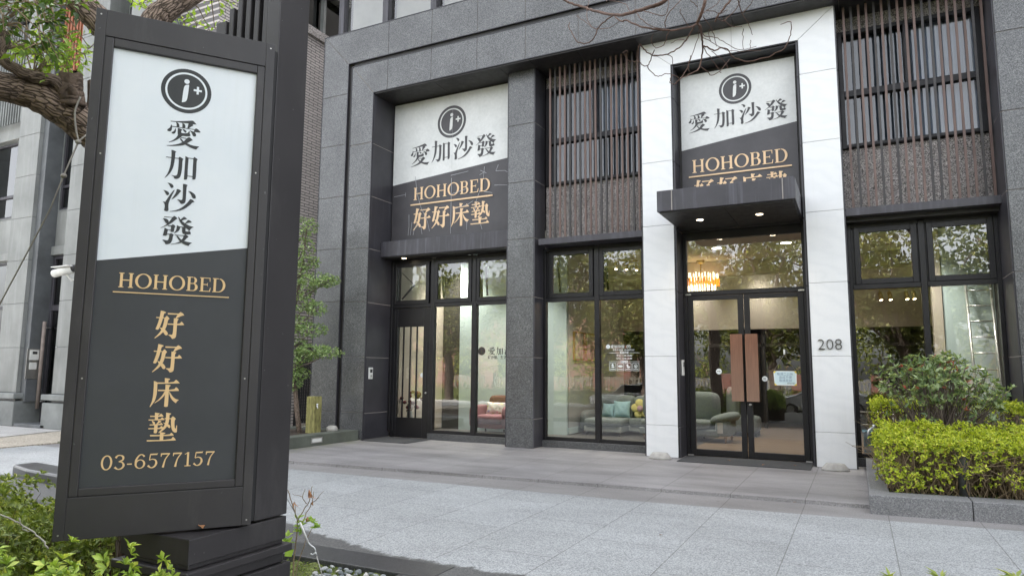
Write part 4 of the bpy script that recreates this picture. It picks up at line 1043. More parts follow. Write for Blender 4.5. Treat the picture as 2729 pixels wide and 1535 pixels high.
# ---- louvre screens over the upper windows
def louvres(x0, x1, n, z0, z1, y=12.29):
    b_ = MB(); step = (x1 - x0) / (n - 1)
    for i in range(n):
        x = x0 + i * step; m_ = 1 if (i * 7 + 3) % 5 in (0,) or i % 6 == 4 else 0
        b_.box(x - .018, x + .018, y, y + .03, z0, z1, m_)
    b_.build('louvre_screen', ['louvre_brown', 'louvre_dark'], shop)
louvres(-5.37, -3.53, 18, 4.10, 7.655)
louvres(0.06, 1.99, 18, 4.16, 7.655)
def upper_window(x0, x1, z0, zm, z1, curtains):
    Y = 12.71
    b_ = MB().ring(x0, x1, z0, z1, .07, Y - .05, Y + .10); xm = (x0 + x1) / 2
    b_.box(x0 + .07, x1 - .07, Y - .045, Y + .09, zm - .06, zm + .05); b_.box(xm - .045, xm + .045, Y - .055, Y + .09, zm + .05, z1 - .07)
    b_.box(x0 + .07, x1 - .07, Y - .07, Y - .052, z0 + .01, z0 + .05)
    f = b_.build('upper_window', 'frame_metal', shop, bevel=.004, seg=1)
    for a, c_, d_, e_ in ((x0 + .07, x1 - .07, z0 + .07, zm - .06), (x0 + .07, xm - .045, zm + .05, z1 - .07), (xm + .045, x1 - .07, zm + .05, z1 - .07)):
        pane(f, a, c_, d_, e_, Y + .02, 'glass_upper')
    # pleated curtain behind
    for (a, c_, mt, q0, q1) in curtains:
        k = int((c_ - a) / .018); pts = [(a + (c_ - a) * i / k, Y + .19 + .022 * math.sin(i * 2 * math.pi / 5)) for i in range(k + 1)]
        v_ = [(x, y, q0) for x, y in pts] + [(x, y, q1) for x, y in pts]
        MB().add(v_, [(i, i + 1, k + 2 + i, k + 1 + i) for i in range(k)], 0, True).build('curtain', mt, f)
upper_window(-5.63, -3.46, 5.29, 6.24, 7.40, [(-5.6, -4.55, 'curtain_dark', 5.29, 7.4), (-4.55, -3.47, 'curtain_blue', 6.2, 7.4), (-4.55, -3.47, 'curtain_dark', 5.29, 6.2)])
upper_window(-0.055, 2.025, 5.30, 6.27, 7.40, [(-0.05, 1.0, 'curtain_dark', 5.3, 7.4), (1.0, 2.02, 'curtain_blue', 5.3, 7.4)])
# ---- windows of the next storey, above the granite band
b = MB(); ux = [-10.55, -9.26, -7.95, -6.62, -5.3, -4.0, -2.7, -1.4, -0.1, 1.2, 2.5, 3.8]
for x in ux: b.box(x - .075, x + .075, 11.80, 11.98, 9.315, 12.4)
uf = b.build('storey_mullion', 'canopy_metal', shop, bevel=.004, seg=1)
for a, c_ in zip(ux[:-1], ux[1:]):
    pane(uf, a + .075, c_ - .075, 9.32, 12.4, 11.93)
    MB().box(a + .08, c_ - .08, 12.12, 12.14, 9.32, 12.4).build('blind_or_backing', 'blind_or_backing', uf)  # pale sheets standing in for the bright reflection in this glass
MB().box(-10.6, 16, 12.16, 22.5, 9.32, 19).build('storey_wall_sun_block', 'dark_interior', shop)  # raised out of view so its shadow covers the foreground

# ---- interior of the showroom
fl = MB().box(-9.7, 2.2, YG + .31, 22, -.1, .03).build('floor', 'dark_floor', shop)
MB().box(-2.9, 2.2, YG + .05, 22, -.09, .036).build('wood_floor', 'wood_floor', shop)
MB().box(-9.7, 2.2, 12.76, 22, 4.22, 4.38).build('ceiling', 'ceiling_paint', shop)
w = MB(); w.box(-8.91, -6.02, 14.74, 19.0, .03, 4.2); w.build('interior_partition', 'wall_white', shop)
MB().box(-9.44, -8.92, 14.80, 14.9, .03, 4.2).build('dark_wall_and_shade', 'dark_interior', shop)  # dark sheet added to stand in for the dim room behind
w = MB(); w.box(-6.015, -5.99, 14.80, 19.0, .19, 4.2); w.build('grey_wall', 'wall_grey', shop)
w = MB(); w.box(-6.014, -5.975, 14.80, 19.0, .05, .185); w.build('skirting', 'wall_white', shop)
w = MB(); w.box(-9.69, 2.19, 19.0, 19.2, 2.62, 4.2); w.box(-9.69, -9.45, 12.95, 19, .05, 4.2); w.build('interior_wall', 'wall_paint', shop)
w = MB(); w.box(-9.69, 2.19, 21.2, 21.4, .05, 2.6)
for x in (-5.0, -3.6, -2.2, -0.8, 0.6): w.box(x - .04, x + .04, 19.05, 19.15, .05, 2.6)
w.box(-9.6, 2.1, 19.05, 19.15, 2.16, 2.24)
w.build('dark_wall_and_shade', 'dark_interior', shop)
w = MB(); w.box(1.42, 2.19, 14.35, 14.5, .05, 4.2); w.build('interior_partition', 'wall_white', shop)
w = MB(); w.box(1.25, 1.41, 14.3, 14.55, .05, 4.2); w.build('partition_trim', 'wall_paint', shop, bevel=.01)
w = MB(); w.box(-5.97, 1.2, 17.2, 17.5, 3.86, 4.21); w.build('ceiling_beam', 'wall_paint', shop)

# ------------------------------------------------------------------ banners on the building
def banner(x0, x1, z0, z1, dl_, dr_, label, kind):
    Y = 12.505
    r = empty('banner', ((x0 + x1) / 2, Y, z0), label, 'sign')
    MB().add([(x0, Y, dl_), (x1, Y, dr_), (x1, Y, z1), (x0, Y, z1), (x0, Y + .012, dl_), (x1, Y + .012, dr_), (x1, Y + .012, z1), (x0, Y + .012, z1)], [(0, 1, 2, 3), (7, 6, 5, 4), (3, 2, 6, 7), (0, 3, 7, 4), (1, 5, 6, 2)]).build('white_sheet', 'banner_white', r)
    MB().add([(x0, Y - .001, z0), (x1, Y - .001, z0), (x1, Y - .001, dr_), (x0, Y - .001, dl_), (x0, Y + .012, z0), (x1, Y + .012, z0), (x1, Y + .012, dr_), (x0, Y + .012, dl_)], [(0, 1, 2, 3), (7, 6, 5, 4), (3, 2, 6, 7), (0, 3, 7, 4), (1, 5, 6, 2), (0, 4, 5, 1)]).build('dark_sheet', 'banner_dark', r)
    O = (0, Y, 0); e = (1, 0, 0); nn = (0, -1, 0)
    return r, (lambda: Lettering(O, e, nn, .003, .0001))
r, LT = banner(-9.43, -6.30, 4.34, 7.63, 5.71, 5.99, 'wide banner over the plain side door, half white half dark, creased and cracked', 1)
q = LT(); q.emblem(-7.86, 7.0, .372); q.build('emblem', ['banner_ink', 'banner_white'], r)
q = LT()
for k, x, z in (('ai', -8.69, 6.345), ('jia', -8.13, 6.365), ('sha', -7.55, 6.36), ('fa', -6.975, 6.335)): q.glyph(k, x, z, .365)
q.build('lettering', ['banner_ink'], r)
q = LT(); q.text('HOHOBED', -8.84, -6.85, 5.305, .285); q.bar(-8.91, -6.79, 5.195, .034); q.build('lettering', ['banner_gold'], r)
q = LT()
for k, x in (('hao', -8.60), ('hao', -8.105), ('chuang', -7.60), ('dian', -7.10)): q.glyph(k, x, 4.855, .395)
q.build('lettering', ['banner_gold'], r)
def crease(pts, w=.012):
    b = MB()
    for k in range(len(pts) - 1):
        (xa, za), (xb, zb) = pts[k], pts[k + 1]; d = Vector((xb - xa, 0, zb - za)).normalized(); s_ = Vector((-d.z, 0, d.x)) * w / 2
        A_, B_ = Vector((xa, 12.505 - .0145 - .0002 * len(b.f), za)), Vector((xb, 12.505 - .0145 - .0002 * len(b.f), zb))
        b.poly([A_ - s_, B_ - s_ * .8, B_ + s_ * .8, A_ + s_])
    b.build('crease', 'crease_pale', r)
for pts in ([(-9.38, 5.44), (-9.05, 5.46)], [(-9.06, 5.50), (-9.06, 5.41)], [(-8.80, 5.85), (-8.74, 5.45), (-8.62, 5.1), (-8.45, 4.8), (-8.38, 4.55)],
            [(-7.0, 5.85), (-7.02, 5.6), (-7.1, 5.35), (-7.2, 5.1), (-7.22, 4.9)], [(-7.1, 5.78), (-6.95, 5.70)], [(-7.12, 5.68), (-6.98, 5.74)],
            [(-6.66, 5.85), (-6.72, 5.72), (-6.5, 5.70), (-6.38, 5.62)], [(-6.75, 5.41), (-6.4, 5.37)], [(-8.95, 4.98), (-8.94, 4.7), (-8.96, 4.5)], [(-8.86, 4.8), (-8.9, 4.5)],
            [(-8.7, 4.75), (-8.8, 4.6), (-8.82, 4.5)], [(-8.62, 4.7), (-8.58, 4.5)], [(-7.78, 4.98), (-7.6, 5.02), (-7.4, 5.06), (-7.28, 5.12)], [(-7.42, 4.7), (-7.42, 4.5)], [(-7.08, 4.6), (-7.04, 4.48)],
            [(-7.85, 5.76), (-7.4, 5.80)], [(-7.83, 7.3), (-7.83, 5.9)], [(-7.83, 5.7), (-7.83, 4.45)], [(-7.85, 5.33), (-7.4, 5.42)], [(-7.0, 5.3), (-6.8, 5.25)]):
    crease(pts, .012 if pts[0][1] < 5.95 else .004)
r, LT = banner(-2.765, -.752, 4.2, 7.05, 5.60, 5.858, 'banner inside the white portal, half white half dark, cut off by the entrance canopy', 2)
q = LT(); q.emblem(-1.77, 6.64, .287); q.build('emblem', ['banner_ink', 'banner_white'], r)
q = LT()
for k, x, z in (('ai', -2.43, 6.11), ('jia', -1.975, 6.125), ('sha', -1.525, 6.14), ('fa', -1.08, 6.13)): q.glyph(k, x, z, .272)
q.build('lettering', ['banner_ink'], r)
q = LT(); q.text('HOHOBED', -2.575, -.92, 5.150, .245); q.bar(-2.64, -.86, 5.075, .026); q.build('lettering', ['banner_gold'], r)
q = LT()
for k, x in (('hao', -2.37), ('hao', -1.955), ('chuang', -1.53), ('dian', -1.11)): q.glyph(k, x, 4.81, .31)
q.build('lettering', ['banner_gold'], r)
r = empty('house_number', (-.385, YP, 1.86), 'metal house number 208 on the marble pillar right of the entrance', 'sign')
font_text('digits', '208', (-.385, YP - .014, 1.862), .25, 'number_metal', r, .008, 'CENTER', -.0045)

# ------------------------------------------------------------------ small wall devices
r = empty('intercom', (-9.44, 11.9, 1.29), 'white intercom with grey keypad on the dark reveal left of the side door', 'intercom')
MB().box(-9.461, -9.43, 11.86, 11.985, 1.28, 1.53).build('housing', 'white_plastic', r, bevel=.008)
MB().box(-9.4295, -9.426, 11.885, 11.96, 1.42, 1.49).build('screen', 'black', r)
MB().box(-9.4295, -9.424, 11.90, 11.945, 1.32, 1.37).build('button', 'steel', r)
r = empty('intercom', (-2.80, 12.4, 1.43), 'pale intercom on the dark portal lining left of the entrance doors', 'intercom')
MB().box(-2.814, -2.785, 12.30, 12.42, 1.42, 1.70).build('housing', 'white_plastic', r, bevel=.008)
MB().box(-2.7845, -2.782, 12.33, 12.39, 1.58, 1.66).build('screen', 'black', r)

# ------------------------------------------------------------------ things on the glass
r = empty('hanging_notice', (-1.115, YG - .02, 1.27), 'pale blue notice with yellow corners hanging on the right entrance door', 'notice')
Yn = YG - .012
bd = MB(); bd.prism([(-1.29, 1.30), (-1.27, 1.275), (-.965, 1.27), (-.94, 1.295), (-.935, 1.49), (-.955, 1.515), (-1.285, 1.515), (-1.305, 1.495)], Yn - .006, Yn); bd.build('board', 'decal_white', r)
MB().box(-1.285, -.955, Yn - .0075, Yn - .0065, 1.29, 1.505).build('sheet', 'paper_blue', r)
b = MB()
for x, z, dx, dz in ((-1.30, 1.512, .045, -.04), (-.938, 1.512, -.045, -.04), (-1.29, 1.273, .045, .035), (-.942, 1.273, -.045, .035)):
    b.poly([(x, Yn - .009, z), (x + dx, Yn - .009, z), (x, Yn - .009, z + dz)]) if dx * dz < 0 else b.poly([(x, Yn - .0092, z), (x + dx, Yn - .0092, z), (x, Yn - .0092, z + dz)])
b.build('corner_tape', 'tape_yellow', r)
b = MB(); b.tube([(-1.30, Yn - .008, 1.51), (-1.118, Yn - .01, 1.80), (-.943, Yn - .008, 1.51)], .0035, .0035, 6); b.build('cord', 'cable', r)
MB().box(-1.13, -1.10, Yn - .018, Yn, 1.80, 1.885).build('hook', 'white_plastic', r, bevel=.004)
for s_, x, z, sz in (('每週二公休', -1.12, 1.445, .052), ('造成不便', -1.115, 1.39, .052), ('敬請見諒', -1.115, 1.335, .052)):
    font_text('lettering', s_, (x, Yn - .0085, z), sz, 'ink_blue', r, 0, 'CENTER')
font_text('lettering', '愛加沙發', (-1.03, Yn - .0085, 1.297), .03, 'ink', r, 0, 'CENTER')
r = empty('round_sticker', (-1.45, YG, 1.33), 'round white sticker with one dark character, right of the wooden handles', 'sticker')
b = MB(); b.xf = Matrix.Translation((-1.45, YG - .002, 1.38)) @ Matrix.Rotation(R(90), 4, 'X'); b.lathe(0, 0, [(.045, 0), (.045, .002)], 28); b.build('disc', 'decal_white', r)
font_text('lettering', '拉', (-1.45, YG - .0055, 1.362), .05, 'ink', r, 0, 'CENTER')
r = empty('round_sticker', (-2.22, YG, 1.45), 'round white sticker on the left entrance door, left of the wooden handles', 'sticker')
b = MB(); b.xf = Matrix.Translation((-2.22, YG - .002, 1.50)) @ Matrix.Rotation(R(90), 4, 'X'); b.lathe(0, 0, [(.05, 0), (.05, .002)], 28); b.build('disc', 'decal_white', r)
b = MB(); b.box(-2.25, -2.222, YG - .006, YG - .0045, 1.497, 1.507); b.box(-2.212, -2.196, YG - .006, YG - .0045, 1.492, 1.512); b.build('mark', 'ink', r)
# black lettering on the left display window
r = empty('window_lettering', (-7.0, YG, 1.7), 'black shop emblem and characters stuck on the window above the pink armchair', 'window lettering')
q = Lettering((0, YG + .006, 0), (1, 0, 0), (0, -1, 0), .001, .00005); q.emblem(-7.085, 1.89, .088); q.build('emblem', ['ink', 'glass_dark'], r)
q = Lettering((0, YG + .006, 0), (1, 0, 0), (0, -1, 0), .001, .00005)
for k, x in (('ai', -6.845), ('jia', -6.655), ('sha', -6.465)): q.glyph(k, x, 1.89, .118)
q.build('lettering', ['ink'], r)
font_text('lettering', '好沙發、生活', (-6.94, YG + .004, 1.73), .075, 'ink', r, 0, 'LEFT', .0012)
# white opening hours on the next window
r = empty('window_lettering', (-3.97, YG, 1.5), 'white opening hours and icons stuck on the window beside the marble portal', 'window lettering')
Yd = YG + .004
b = MB(); b.xf = Matrix.Translation((-4.29, Yd, 1.96)) @ Matrix.Rotation(R(90), 4, 'X'); b.lathe(0, 0, [(.041, 0), (.041, .001)], 28); b.build('emblem', 'decal_white', r)
q = Lettering((0, Yd, 0), (1, 0, 0), (0, -1, 0), .002, .00004)
for p_ in (rect(-4.294, 1.935, -4.286, 1.968), rect(-4.294, 1.974, -4.286, 1.982)): q.put(p_)
q.build('mark', ['ink'], r)
q = Lettering((0, Yd, 0), (1, 0, 0), (0, -1, 0), .001, .00004)
for i, k in enumerate(('ai', 'jia', 'sha', 'fa')): q.glyph(k, -4.208 + i * .0715, 1.96, .047)
for z in (1.84, 1.673):
    q.bar(-4.27, -4.07 if z > 1.7 else -4.045, z, .006); q.bar(-3.87 if z > 1.7 else -3.895, -3.67, z, .006)
q.put(rect(-4.04, 1.650, -3.90, 1.694))
for i in range(4):
    x = -4.262 + i * .1515
    for p_ in (rect(x, 1.50, x + .128, 1.507), rect(x, 1.637, x + .128, 1.644), rect(x, 1.507, x + .007, 1.637), rect(x + .121, 1.507, x + .128, 1.637), rect(x + .02, 1.525, x + .108, 1.536)): q.put(p_)
    if i == 0:
        q.put(ell(x + .062, 1.60, .030, .012, 16)); q.put(ell(x + .066, 1.568, .034, .012, 16)); q.put(ell(x + .062, 1.622, .012, .010, 12))
    elif i == 1:
        q.put(ell(x + .064, 1.585, .045, .022, 20))
    elif i == 2:
        q.put(ell(x + .05, 1.605, .020, .022, 16)); q.put(ell(x + .07, 1.57, .036, .020, 16))
    else:
        for bb in band(ell(x + .064, 1.587, .034, .036, 20), ell(x + .064, 1.587, .024, .026, 20)): q.put(bb)
        q.put(ell(x + .064, 1.582, .014, .018, 12))
q.build('lettering', ['decal_white'], r)
font_text('lettering', '(II)', (-3.925, Yd, 1.938), .075, 'decal_white', r, 0, 'LEFT', .001)
font_text('lettering', '新竹竹北店  03-6577157', (-4.195, Yd, 1.878), .041, 'decal_white', r, 0, 'LEFT', .0008)
font_text('lettering', '營業時間', (-3.97, Yd, 1.824), .044, 'decal_white', r, 0, 'CENTER', .0008)
font_text('lettering', '平日 11:00-20:00', (-3.97, Yd, 1.772), .044, 'decal_white', r, 0, 'CENTER', .0008)
font_text('lettering', '假日 10:00-20:00', (-3.97, Yd, 1.717), .044, 'decal_white', r, 0, 'CENTER', .0008)
font_text('lettering', '週二公休', (-3.97, Yd - .006, 1.660), .032, 'ink', r, 0, 'CENTER')

# ------------------------------------------------------------------ showroom contents
FZ = .03
def soft(mb, x0, x1, y0, y1, z0, z1, p=5.0, m=0):
    mb.pillow(((x0 + x1) / 2, (y0 + y1) / 2, (z0 + z1) / 2), (x1 - x0) / 2, (y1 - y0) / 2, (z1 - z0) / 2, m, 12, p); return mb
# pink armchair
r = empty('armchair', (-7.62, 14.3, FZ), 'dusty pink fabric armchair with a brown headrest behind the left display window', 'armchair')
soft(MB(), -8.0, -7.3, 13.95, 14.62, .28, .47).build('seat', 'chair_pink', r)
soft(MB(), -7.98, -7.30, 13.97, 14.65, .15, .30).build('base', 'chair_pink', r)
soft(MB(), -8.16, -7.97, 13.93, 14.66, .15, .68).build('armrest', 'chair_pink', r)
soft(MB(), -7.31, -7.12, 13.93, 14.66, .15, .68).build('armrest', 'chair_pink', r)
soft(MB(), -7.92, -7.32, 14.46, 14.66, .3, .90).build('backrest', 'chair_back', r)
for x in (-8.05, -7.25):
    for y in (14.0, 14.58): MB().tube([(x, y, .155), (x, y, FZ)], .022, .016, 8).build('leg', 'black', r)
tag(MB().cushion((-7.64, 14.36, .60), .27, .15, .075, R(-14)).build('cushion', 'cushion_dots'), 'pale cushion with coloured dots resting on the pink armchair', 'cushion')
# chaise sofa behind the second window
r = empty('corner_sofa', (-4.9, 15.6, FZ), 'grey corner sofa with chaise behind the second display window', 'sofa')
MB().box(-5.71, -4.81, 15.02, 16.3, .11, .24).build('chaise_base', 'sofa_grey', r, bevel=.02)
soft(MB(), -5.72, -4.80, 14.99, 15.95, .235, .41, 9).build('seat', 'sofa_teal', r)
MB().box(-4.80, -3.05, 15.50, 16.3, .11, .24).build('sofa_base', 'sofa_grey', r, bevel=.02)
soft(MB(), -4.795, -3.95, 15.47, 16.0, .235, .41, 9).build('seat', 'sofa_teal', r)
soft(MB(), -3.94, -3.08, 15.47, 16.0, .235, .41, 9).build('seat', 'sofa_teal', r)
for x0, x1 in ((-5.71, -4.81), (-4.80, -3.95), (-3.94, -3.05)): soft(MB(), x0, x1, 15.88, 16.32, .3, .92, 6).build('backrest', 'sofa_teal', r)
soft(MB(), -5.95, -5.73, 15.3, 16.32, .11, .56, 4).build('armrest', 'sofa_teal', r)
for x, y in ((-5.64, 15.08), (-4.88, 15.08), (-3.1, 15.56)): MB().tube([(x, y, .12), (x, y, FZ)], .025, .02, 8).build('leg', 'black', r)
for x, s_, tn, lab in ((-5.36, .165, -.25, 'smaller aqua cushion, left of the two on the grey chaise'), (-5.02, .20, .12, 'larger aqua cushion, right of the two on the grey chaise')):
    tag(MB().cushion((x, 15.74, .41 + s_ * .95), s_, s_, .085, R(-14), tn).build('cushion', 'cushion_aqua'), lab, 'cushion', 'aqua cushions on the grey sofa')
r = empty('flower_cushion', (-4.58, 15.72, .41), 'yellow flower shaped cushion with a rose centre on the grey sofa', 'cushion')
b = MB(); xf = Matrix.Rotation(R(-12), 3, 'X')
for i in range(5):
    a = R(90 + 72 * i + 12); b.pillow((-4.57 + .125 * math.cos(a), 15.74, .63 + .125 * math.sin(a)), .10, .05, .10, 0, 8, 2.2, xf)
b.build('petals', 'cushion_yellow', r)
MB().pillow((-4.57, 15.69, .63), .07, .05, .07, 0, 8, 2.2, xf).build('flower_centre', 'cushion_rose', r)
# teal sofa behind the doors
r = empty('sofa', (-3.3, 16.4, FZ), 'teal fabric sofa with rolled arm behind the left entrance door', 'sofa')
r.location = (-3.2, 15.9, FZ)
soft(MB(), -4.3, -2.78, 14.62, 15.5, .30, .48, 6).build('seat', 'sofa_teal', r)
MB().box(-4.3, -2.62, 14.66, 15.66, .15, .30).build('base', 'sofa_teal', r, bevel=.03)
soft(MB(), -3.55, -2.70, 15.2, 15.6, .42, 1.06, 4).build('backrest', 'sofa_teal', r)
soft(MB(), -4.4, -3.56, 15.2, 15.6, .42, 1.06, 4).build('backrest', 'sofa_teal', r)
b = MB(); b.xf = None; b.pillow((-2.55, 15.1, .52), .30, .45, .11, 0, 12, 2.6, Matrix.Rotation(R(-14), 3, 'Y')); b.pillow((-2.55, 15.1, .34), .17, .45, .18, 0, 10, 5)
b.build('armrest', 'sofa_teal', r)
for x, y in ((-2.5, 14.75), (-2.5, 15.5), (-4.2, 14.75)): MB().tube([(x, y, .16), (x, y, FZ)], .028, .02, 8).build('leg', 'wood_leg', r)
MB().box(-2.64, -2.53, 14.63, 14.635, .24, .46).build('price_tag', 'white_plastic', r)
r = empty('recliner', (-2.3, 17.0, FZ), 'dark teal recliner standing behind the rolled sofa arm', 'armchair')
soft(MB(), -2.75, -2.05, 16.4, 17.1, .12, .5, 5).build('seat', 'sofa_teal', r); soft(MB(), -2.80, -2.55, 16.6, 17.2, .3, 1.15, 4).build('backrest', 'sofa_teal', r)
MB().box(-2.7, -2.1, 16.45, 17.05, FZ, .13).build('base', 'black', r)
# pictures on the grey wall
for y0, y1, lab in ((15.06, 15.72, 'tall framed picture nearer the window on the grey showroom wall'), (15.84, 16.5, 'tall framed picture farther from the window on the grey showroom wall')):
    r = empty('framed_picture', (-5.97, (y0 + y1) / 2, 1.74), lab, 'picture', 'framed pictures on the grey wall')
    f = MB()
    f.box(-5.988, -5.94, y0, y0 + .035, 1.74, 2.42); f.box(-5.988, -5.94, y1 - .035, y1, 1.74, 2.42); f.box(-5.988, -5.94, y0 + .035, y1 - .035, 1.74, 1.775); f.box(-5.988, -5.94, y0 + .035, y1 - .035, 2.385, 2.42)
    f.build('frame', 'picture_frame', r)
    MB().box(-5.987, -5.96, y0 + .034, y1 - .034, 1.774, 2.386).build('canvas', 'picture_art', r)
# ceiling lights with lamps; the right-window one is added to light the white partition
for i, (x, y, lab) in enumerate(((-2.66, 15.3, 'round ceiling light nearest the entrance, on the left'), (-1.23, 15.25, 'round ceiling light nearest the entrance, on the right'), (-2.22, 18.55, 'round ceiling light at the back, right of the chandelier'), (-3.95, 18.6, 'round ceiling light at the back, left of the chandelier'), (-6.9, 13.7, 'round ceiling light above the pink armchair'), (-4.6, 14.0, 'round ceiling light above the grey corner sofa'), (0.95, 13.5, 'added unseen ceiling light for the white partition behind the right display window'), (0.4, 17.5, 'round ceiling light deep behind the right display window'), (-8.8, 14.4, 'round ceiling light behind the plain side door'))):
    r = empty('ceiling_light', (x, y, 4.2), lab, 'ceiling light', 'round ceiling lights')
    b = MB(); b.lathe(x, y, [(.13, 4.222), (.13, 4.205), (.105, 4.20)], 24); b.build('rim', 'white_plastic', r)
    b = MB(); b.lathe(x, y, [(.104, 4.199), (.06, 4.195), (.005, 4.194)], 24); b.build('diffuser', 'lamp_white', r)
    ld = bpy.data.lights.new('lamp', 'AREA'); ld.spread = R(100); ld.energy = 8.0 if y < 15 else 2.6; ld.size = .5; ld.shape = 'DISK'; ld.color = (1, .93, .82)
    lo = bpy.data.objects.new('ceiling_light_beam', ld); COL.objects.link(lo); lo.parent = r; lo.location = (0, 0, -.03)
# chandelier
cx, cy = -3.36, 17.0
r = empty('chandelier', (cx, cy, 4.1), 'tiered crystal chandelier with amber rods glowing above the entrance', 'chandelier')
b = MB(); b.lathe(cx, cy, [(.10, 4.22), (.10, 4.15), (.02, 4.13)], 20); b.tube([(cx, cy, 4.15), (cx, cy, 3.85)], .012, .012, 8); b.build('canopy_plate', 'brass', r)
for nm, mt, rad, z0, z1, k in (('crystal_tier', 'crystal_white', .40, 3.74, 3.86, 34), ('crystal_tier', 'crystal_amber', .43, 3.57, 3.74, 60), ('crystal_tier', 'crystal_white', .34, 3.46, 3.58, 34)):
    b = MB()
    for i in range(k):
        a = 2 * math.pi * i / k; rr = rad * (0.93 + .07 * (i % 2)); x, y = cx + rr * math.cos(a), cy + rr * math.sin(a)
        b.tube([(x, y, z0 + .02 * (i % 3)), (x, y, z1 + .015 * ((i * 5) % 3))], .012, .012, 6)
    b.build(nm, mt, r)
ld = bpy.data.lights.new('lamp', 'POINT'); ld.energy = 1.2; ld.color = (1, .72, .36); ld.shadow_soft_size = .25
lo = bpy.data.objects.new('chandelier_glow', ld); COL.objects.link(lo); lo.parent = r; lo.location = (0, 0, -.42)
# track lights
def track(x0, y0, x1, y1, z, heads, lab):
    r_ = empty('track_light', ((x0 + x1) / 2, (y0 + y1) / 2, z), lab, 'track light')
    MB().tube([(x0, y0, z), (x1, y1, z)], .018, .018, 6).build('rail', 'brass', r_)
    MB().tube([((x0 + x1) / 2, (y0 + y1) / 2, z), ((x0 + x1) / 2, (y0 + y1) / 2, 4.22)], .004, .004, 6).build('hanger', 'black', r_)
    for i, t_ in enumerate(heads):
        x, y = x0 + (x1 - x0) * t_, y0 + (y1 - y0) * t_
        h = MB(); h.tube([(x, y, z - .02), (x, y, z - .07)], .008, .008, 6); h.tube([(x, y, z - .07), (x + .02, y - .03, z - .22)], .036, .042, 12); h.build('spotlight', 'brass', r_)
        h2 = MB(); h2.tube([(x + .02, y - .03, z - .221), (x + .021, y - .031, z - .224)], .032, .03, 12); h2.build('bulb', 'lamp_warm', r_)
track(-4.92, 15.0, -4.50, 15.4, 4.05, (.05, .5, .95), 'brass track light with three spots behind the second display window')
track(.25, 15.0, 1.05, 15.0, 3.12, (.25, .45, .8, .95), 'brass track light with four spots behind the right display window')
# ladder, storage box, flowers
r = empty('ladder', (1.95, 13.7, FZ), 'aluminium ladder leaning on the white wall behind the right display window', 'ladder')
b = MB()
for x in (1.74, 2.10): b.tube([(x, 13.5, FZ), (x + .02, 14.25, 3.15)], .022, .022, 8)
b.build('rail', 'aluminium', r)
b = MB()
for i in range(11):
    t_ = (i + .6) / 11.3; b.tube([(1.74 + .02 * t_, 13.5 + .75 * t_, FZ + 3.1 * t_), (2.10 + .02 * t_, 13.5 + .75 * t_, FZ + 3.1 * t_)], .016, .016, 6)
b.build('rung', 'aluminium', r)
r = empty('storage_box', (.3, 13.1, FZ), 'blue plastic storage box on the floor inside the right display window', 'box')
MB().box(.03, .6, 12.95, 13.3, FZ, .50).build('tub', 'blue_plastic', r, bevel=.02)
MB().box(.01, .62, 12.93, 13.32, .50, .53).build('lid', 'blue_plastic', r, bevel=.008)
r = empty('clothes_rack', (.2, 13.6, FZ), 'white wire rack behind the blue storage box', 'rack')
b = MB()
for x in (-.02, .5): b.tube([(x, 13.5, FZ), (x, 13.5, .82)], .012, .012, 6)
for z in (.60, .82): b.tube([(-.02, 13.5, z), (.5, 13.5, z)], .012, .012, 6)
b.build('frame', 'aluminium', r)
r = empty('flower_vase', (-9.2, 13.1, FZ), 'dark red flowers in a vase behind the glass of the side door', 'flowers')
b = MB(); b.lathe(-9.22, 13.1, [(.06, FZ), (.10, .25), (.06, .5), (.07, .55)], 16); b.build('vase', 'wall_grey', r)
b = MB()
for i in range(16):
    x, y, z = -9.18 + rng.normal() * .10, 13.1 + rng.normal() * .08, .80 + rng.normal() * .12; b.pillow((x, y, z), .045, .045, .04, 0, 5, 2)
b.pillow((-8.98, 13.05, .93), .085, .08, .08, 0, 6, 2)
b.build('blooms', 'flower_red', r)
b = MB()
for i in range(6): b.tube([(-9.22, 13.1, .5), (-9.2 + .07 * (i - 2), 13.1, .8)], .006, .004, 5)
b.build('stems', 'stem', r)

# ------------------------------------------------------------------ the pylon sign in the foreground
A = Vector((-3.024, 1.76225, 0)); EV = Vector((0.59711194, 0.80215792, 0)); NV = Vector((0.80215792, -0.59711194, 0))
sign = empty('pylon_sign', (-2.75, 2.25, -.17), 'tall dark metal pylon sign with a white and black lettered panel in the planting bed', 'sign')
FR = Matrix(((EV.x, -NV.x, 0, A.x), (EV.y, -NV.y, 0, A.y), (0, 0, 1, 0), (0, 0, 0, 1)))     # panel space: x along, y backwards, z up
def pm():
    b_ = MB(); b_.xf = FR; return b_
b = pm(); b.box(0, .777, .0235, .10, .776, 3.127); b.build('panel_body', 'sign_metal', sign, bevel=.003)
b = pm(); b.ring(0, .777, .776, 3.127, .0415, 0, .024, 0, .174, .125); b.build('panel_border', 'sign_metal', sign, bevel=.002)
b = pm(); b.ring(.0435, .7335, .952, 3.000, .035, .002, .0238, 0, .035, .041); b.build('inner_frame', 'sign_metal', sign, bevel=.004)
b = pm(); b.ring(.0400, .737, .9485, 3.0035, .0042, .0055, .023, 0); b.build('frame_gap', 'black', sign)
b = pm(); b.prism([(.0785, 1.968), (.6985, 2.077), (.6985, 2.959), (.0785, 2.959)], .018, .0225); b.build('white_panel', 'sign_white', sign)
b = pm(); b.prism([(.0785, .987), (.6985, .987), (.6985, 2.077), (.0785, 1.968)], .0178, .0225); b.build('dark_panel', 'sign_dark', sign)
OL = A - NV * .0178
q = Lettering(OL, EV, NV, .0006, .00003); q.emblem(.389, 2.811, .109); q.build('emblem', ['ink', 'sign_white'], sign)
q = Lettering(OL, EV, NV, .0006, .00003)
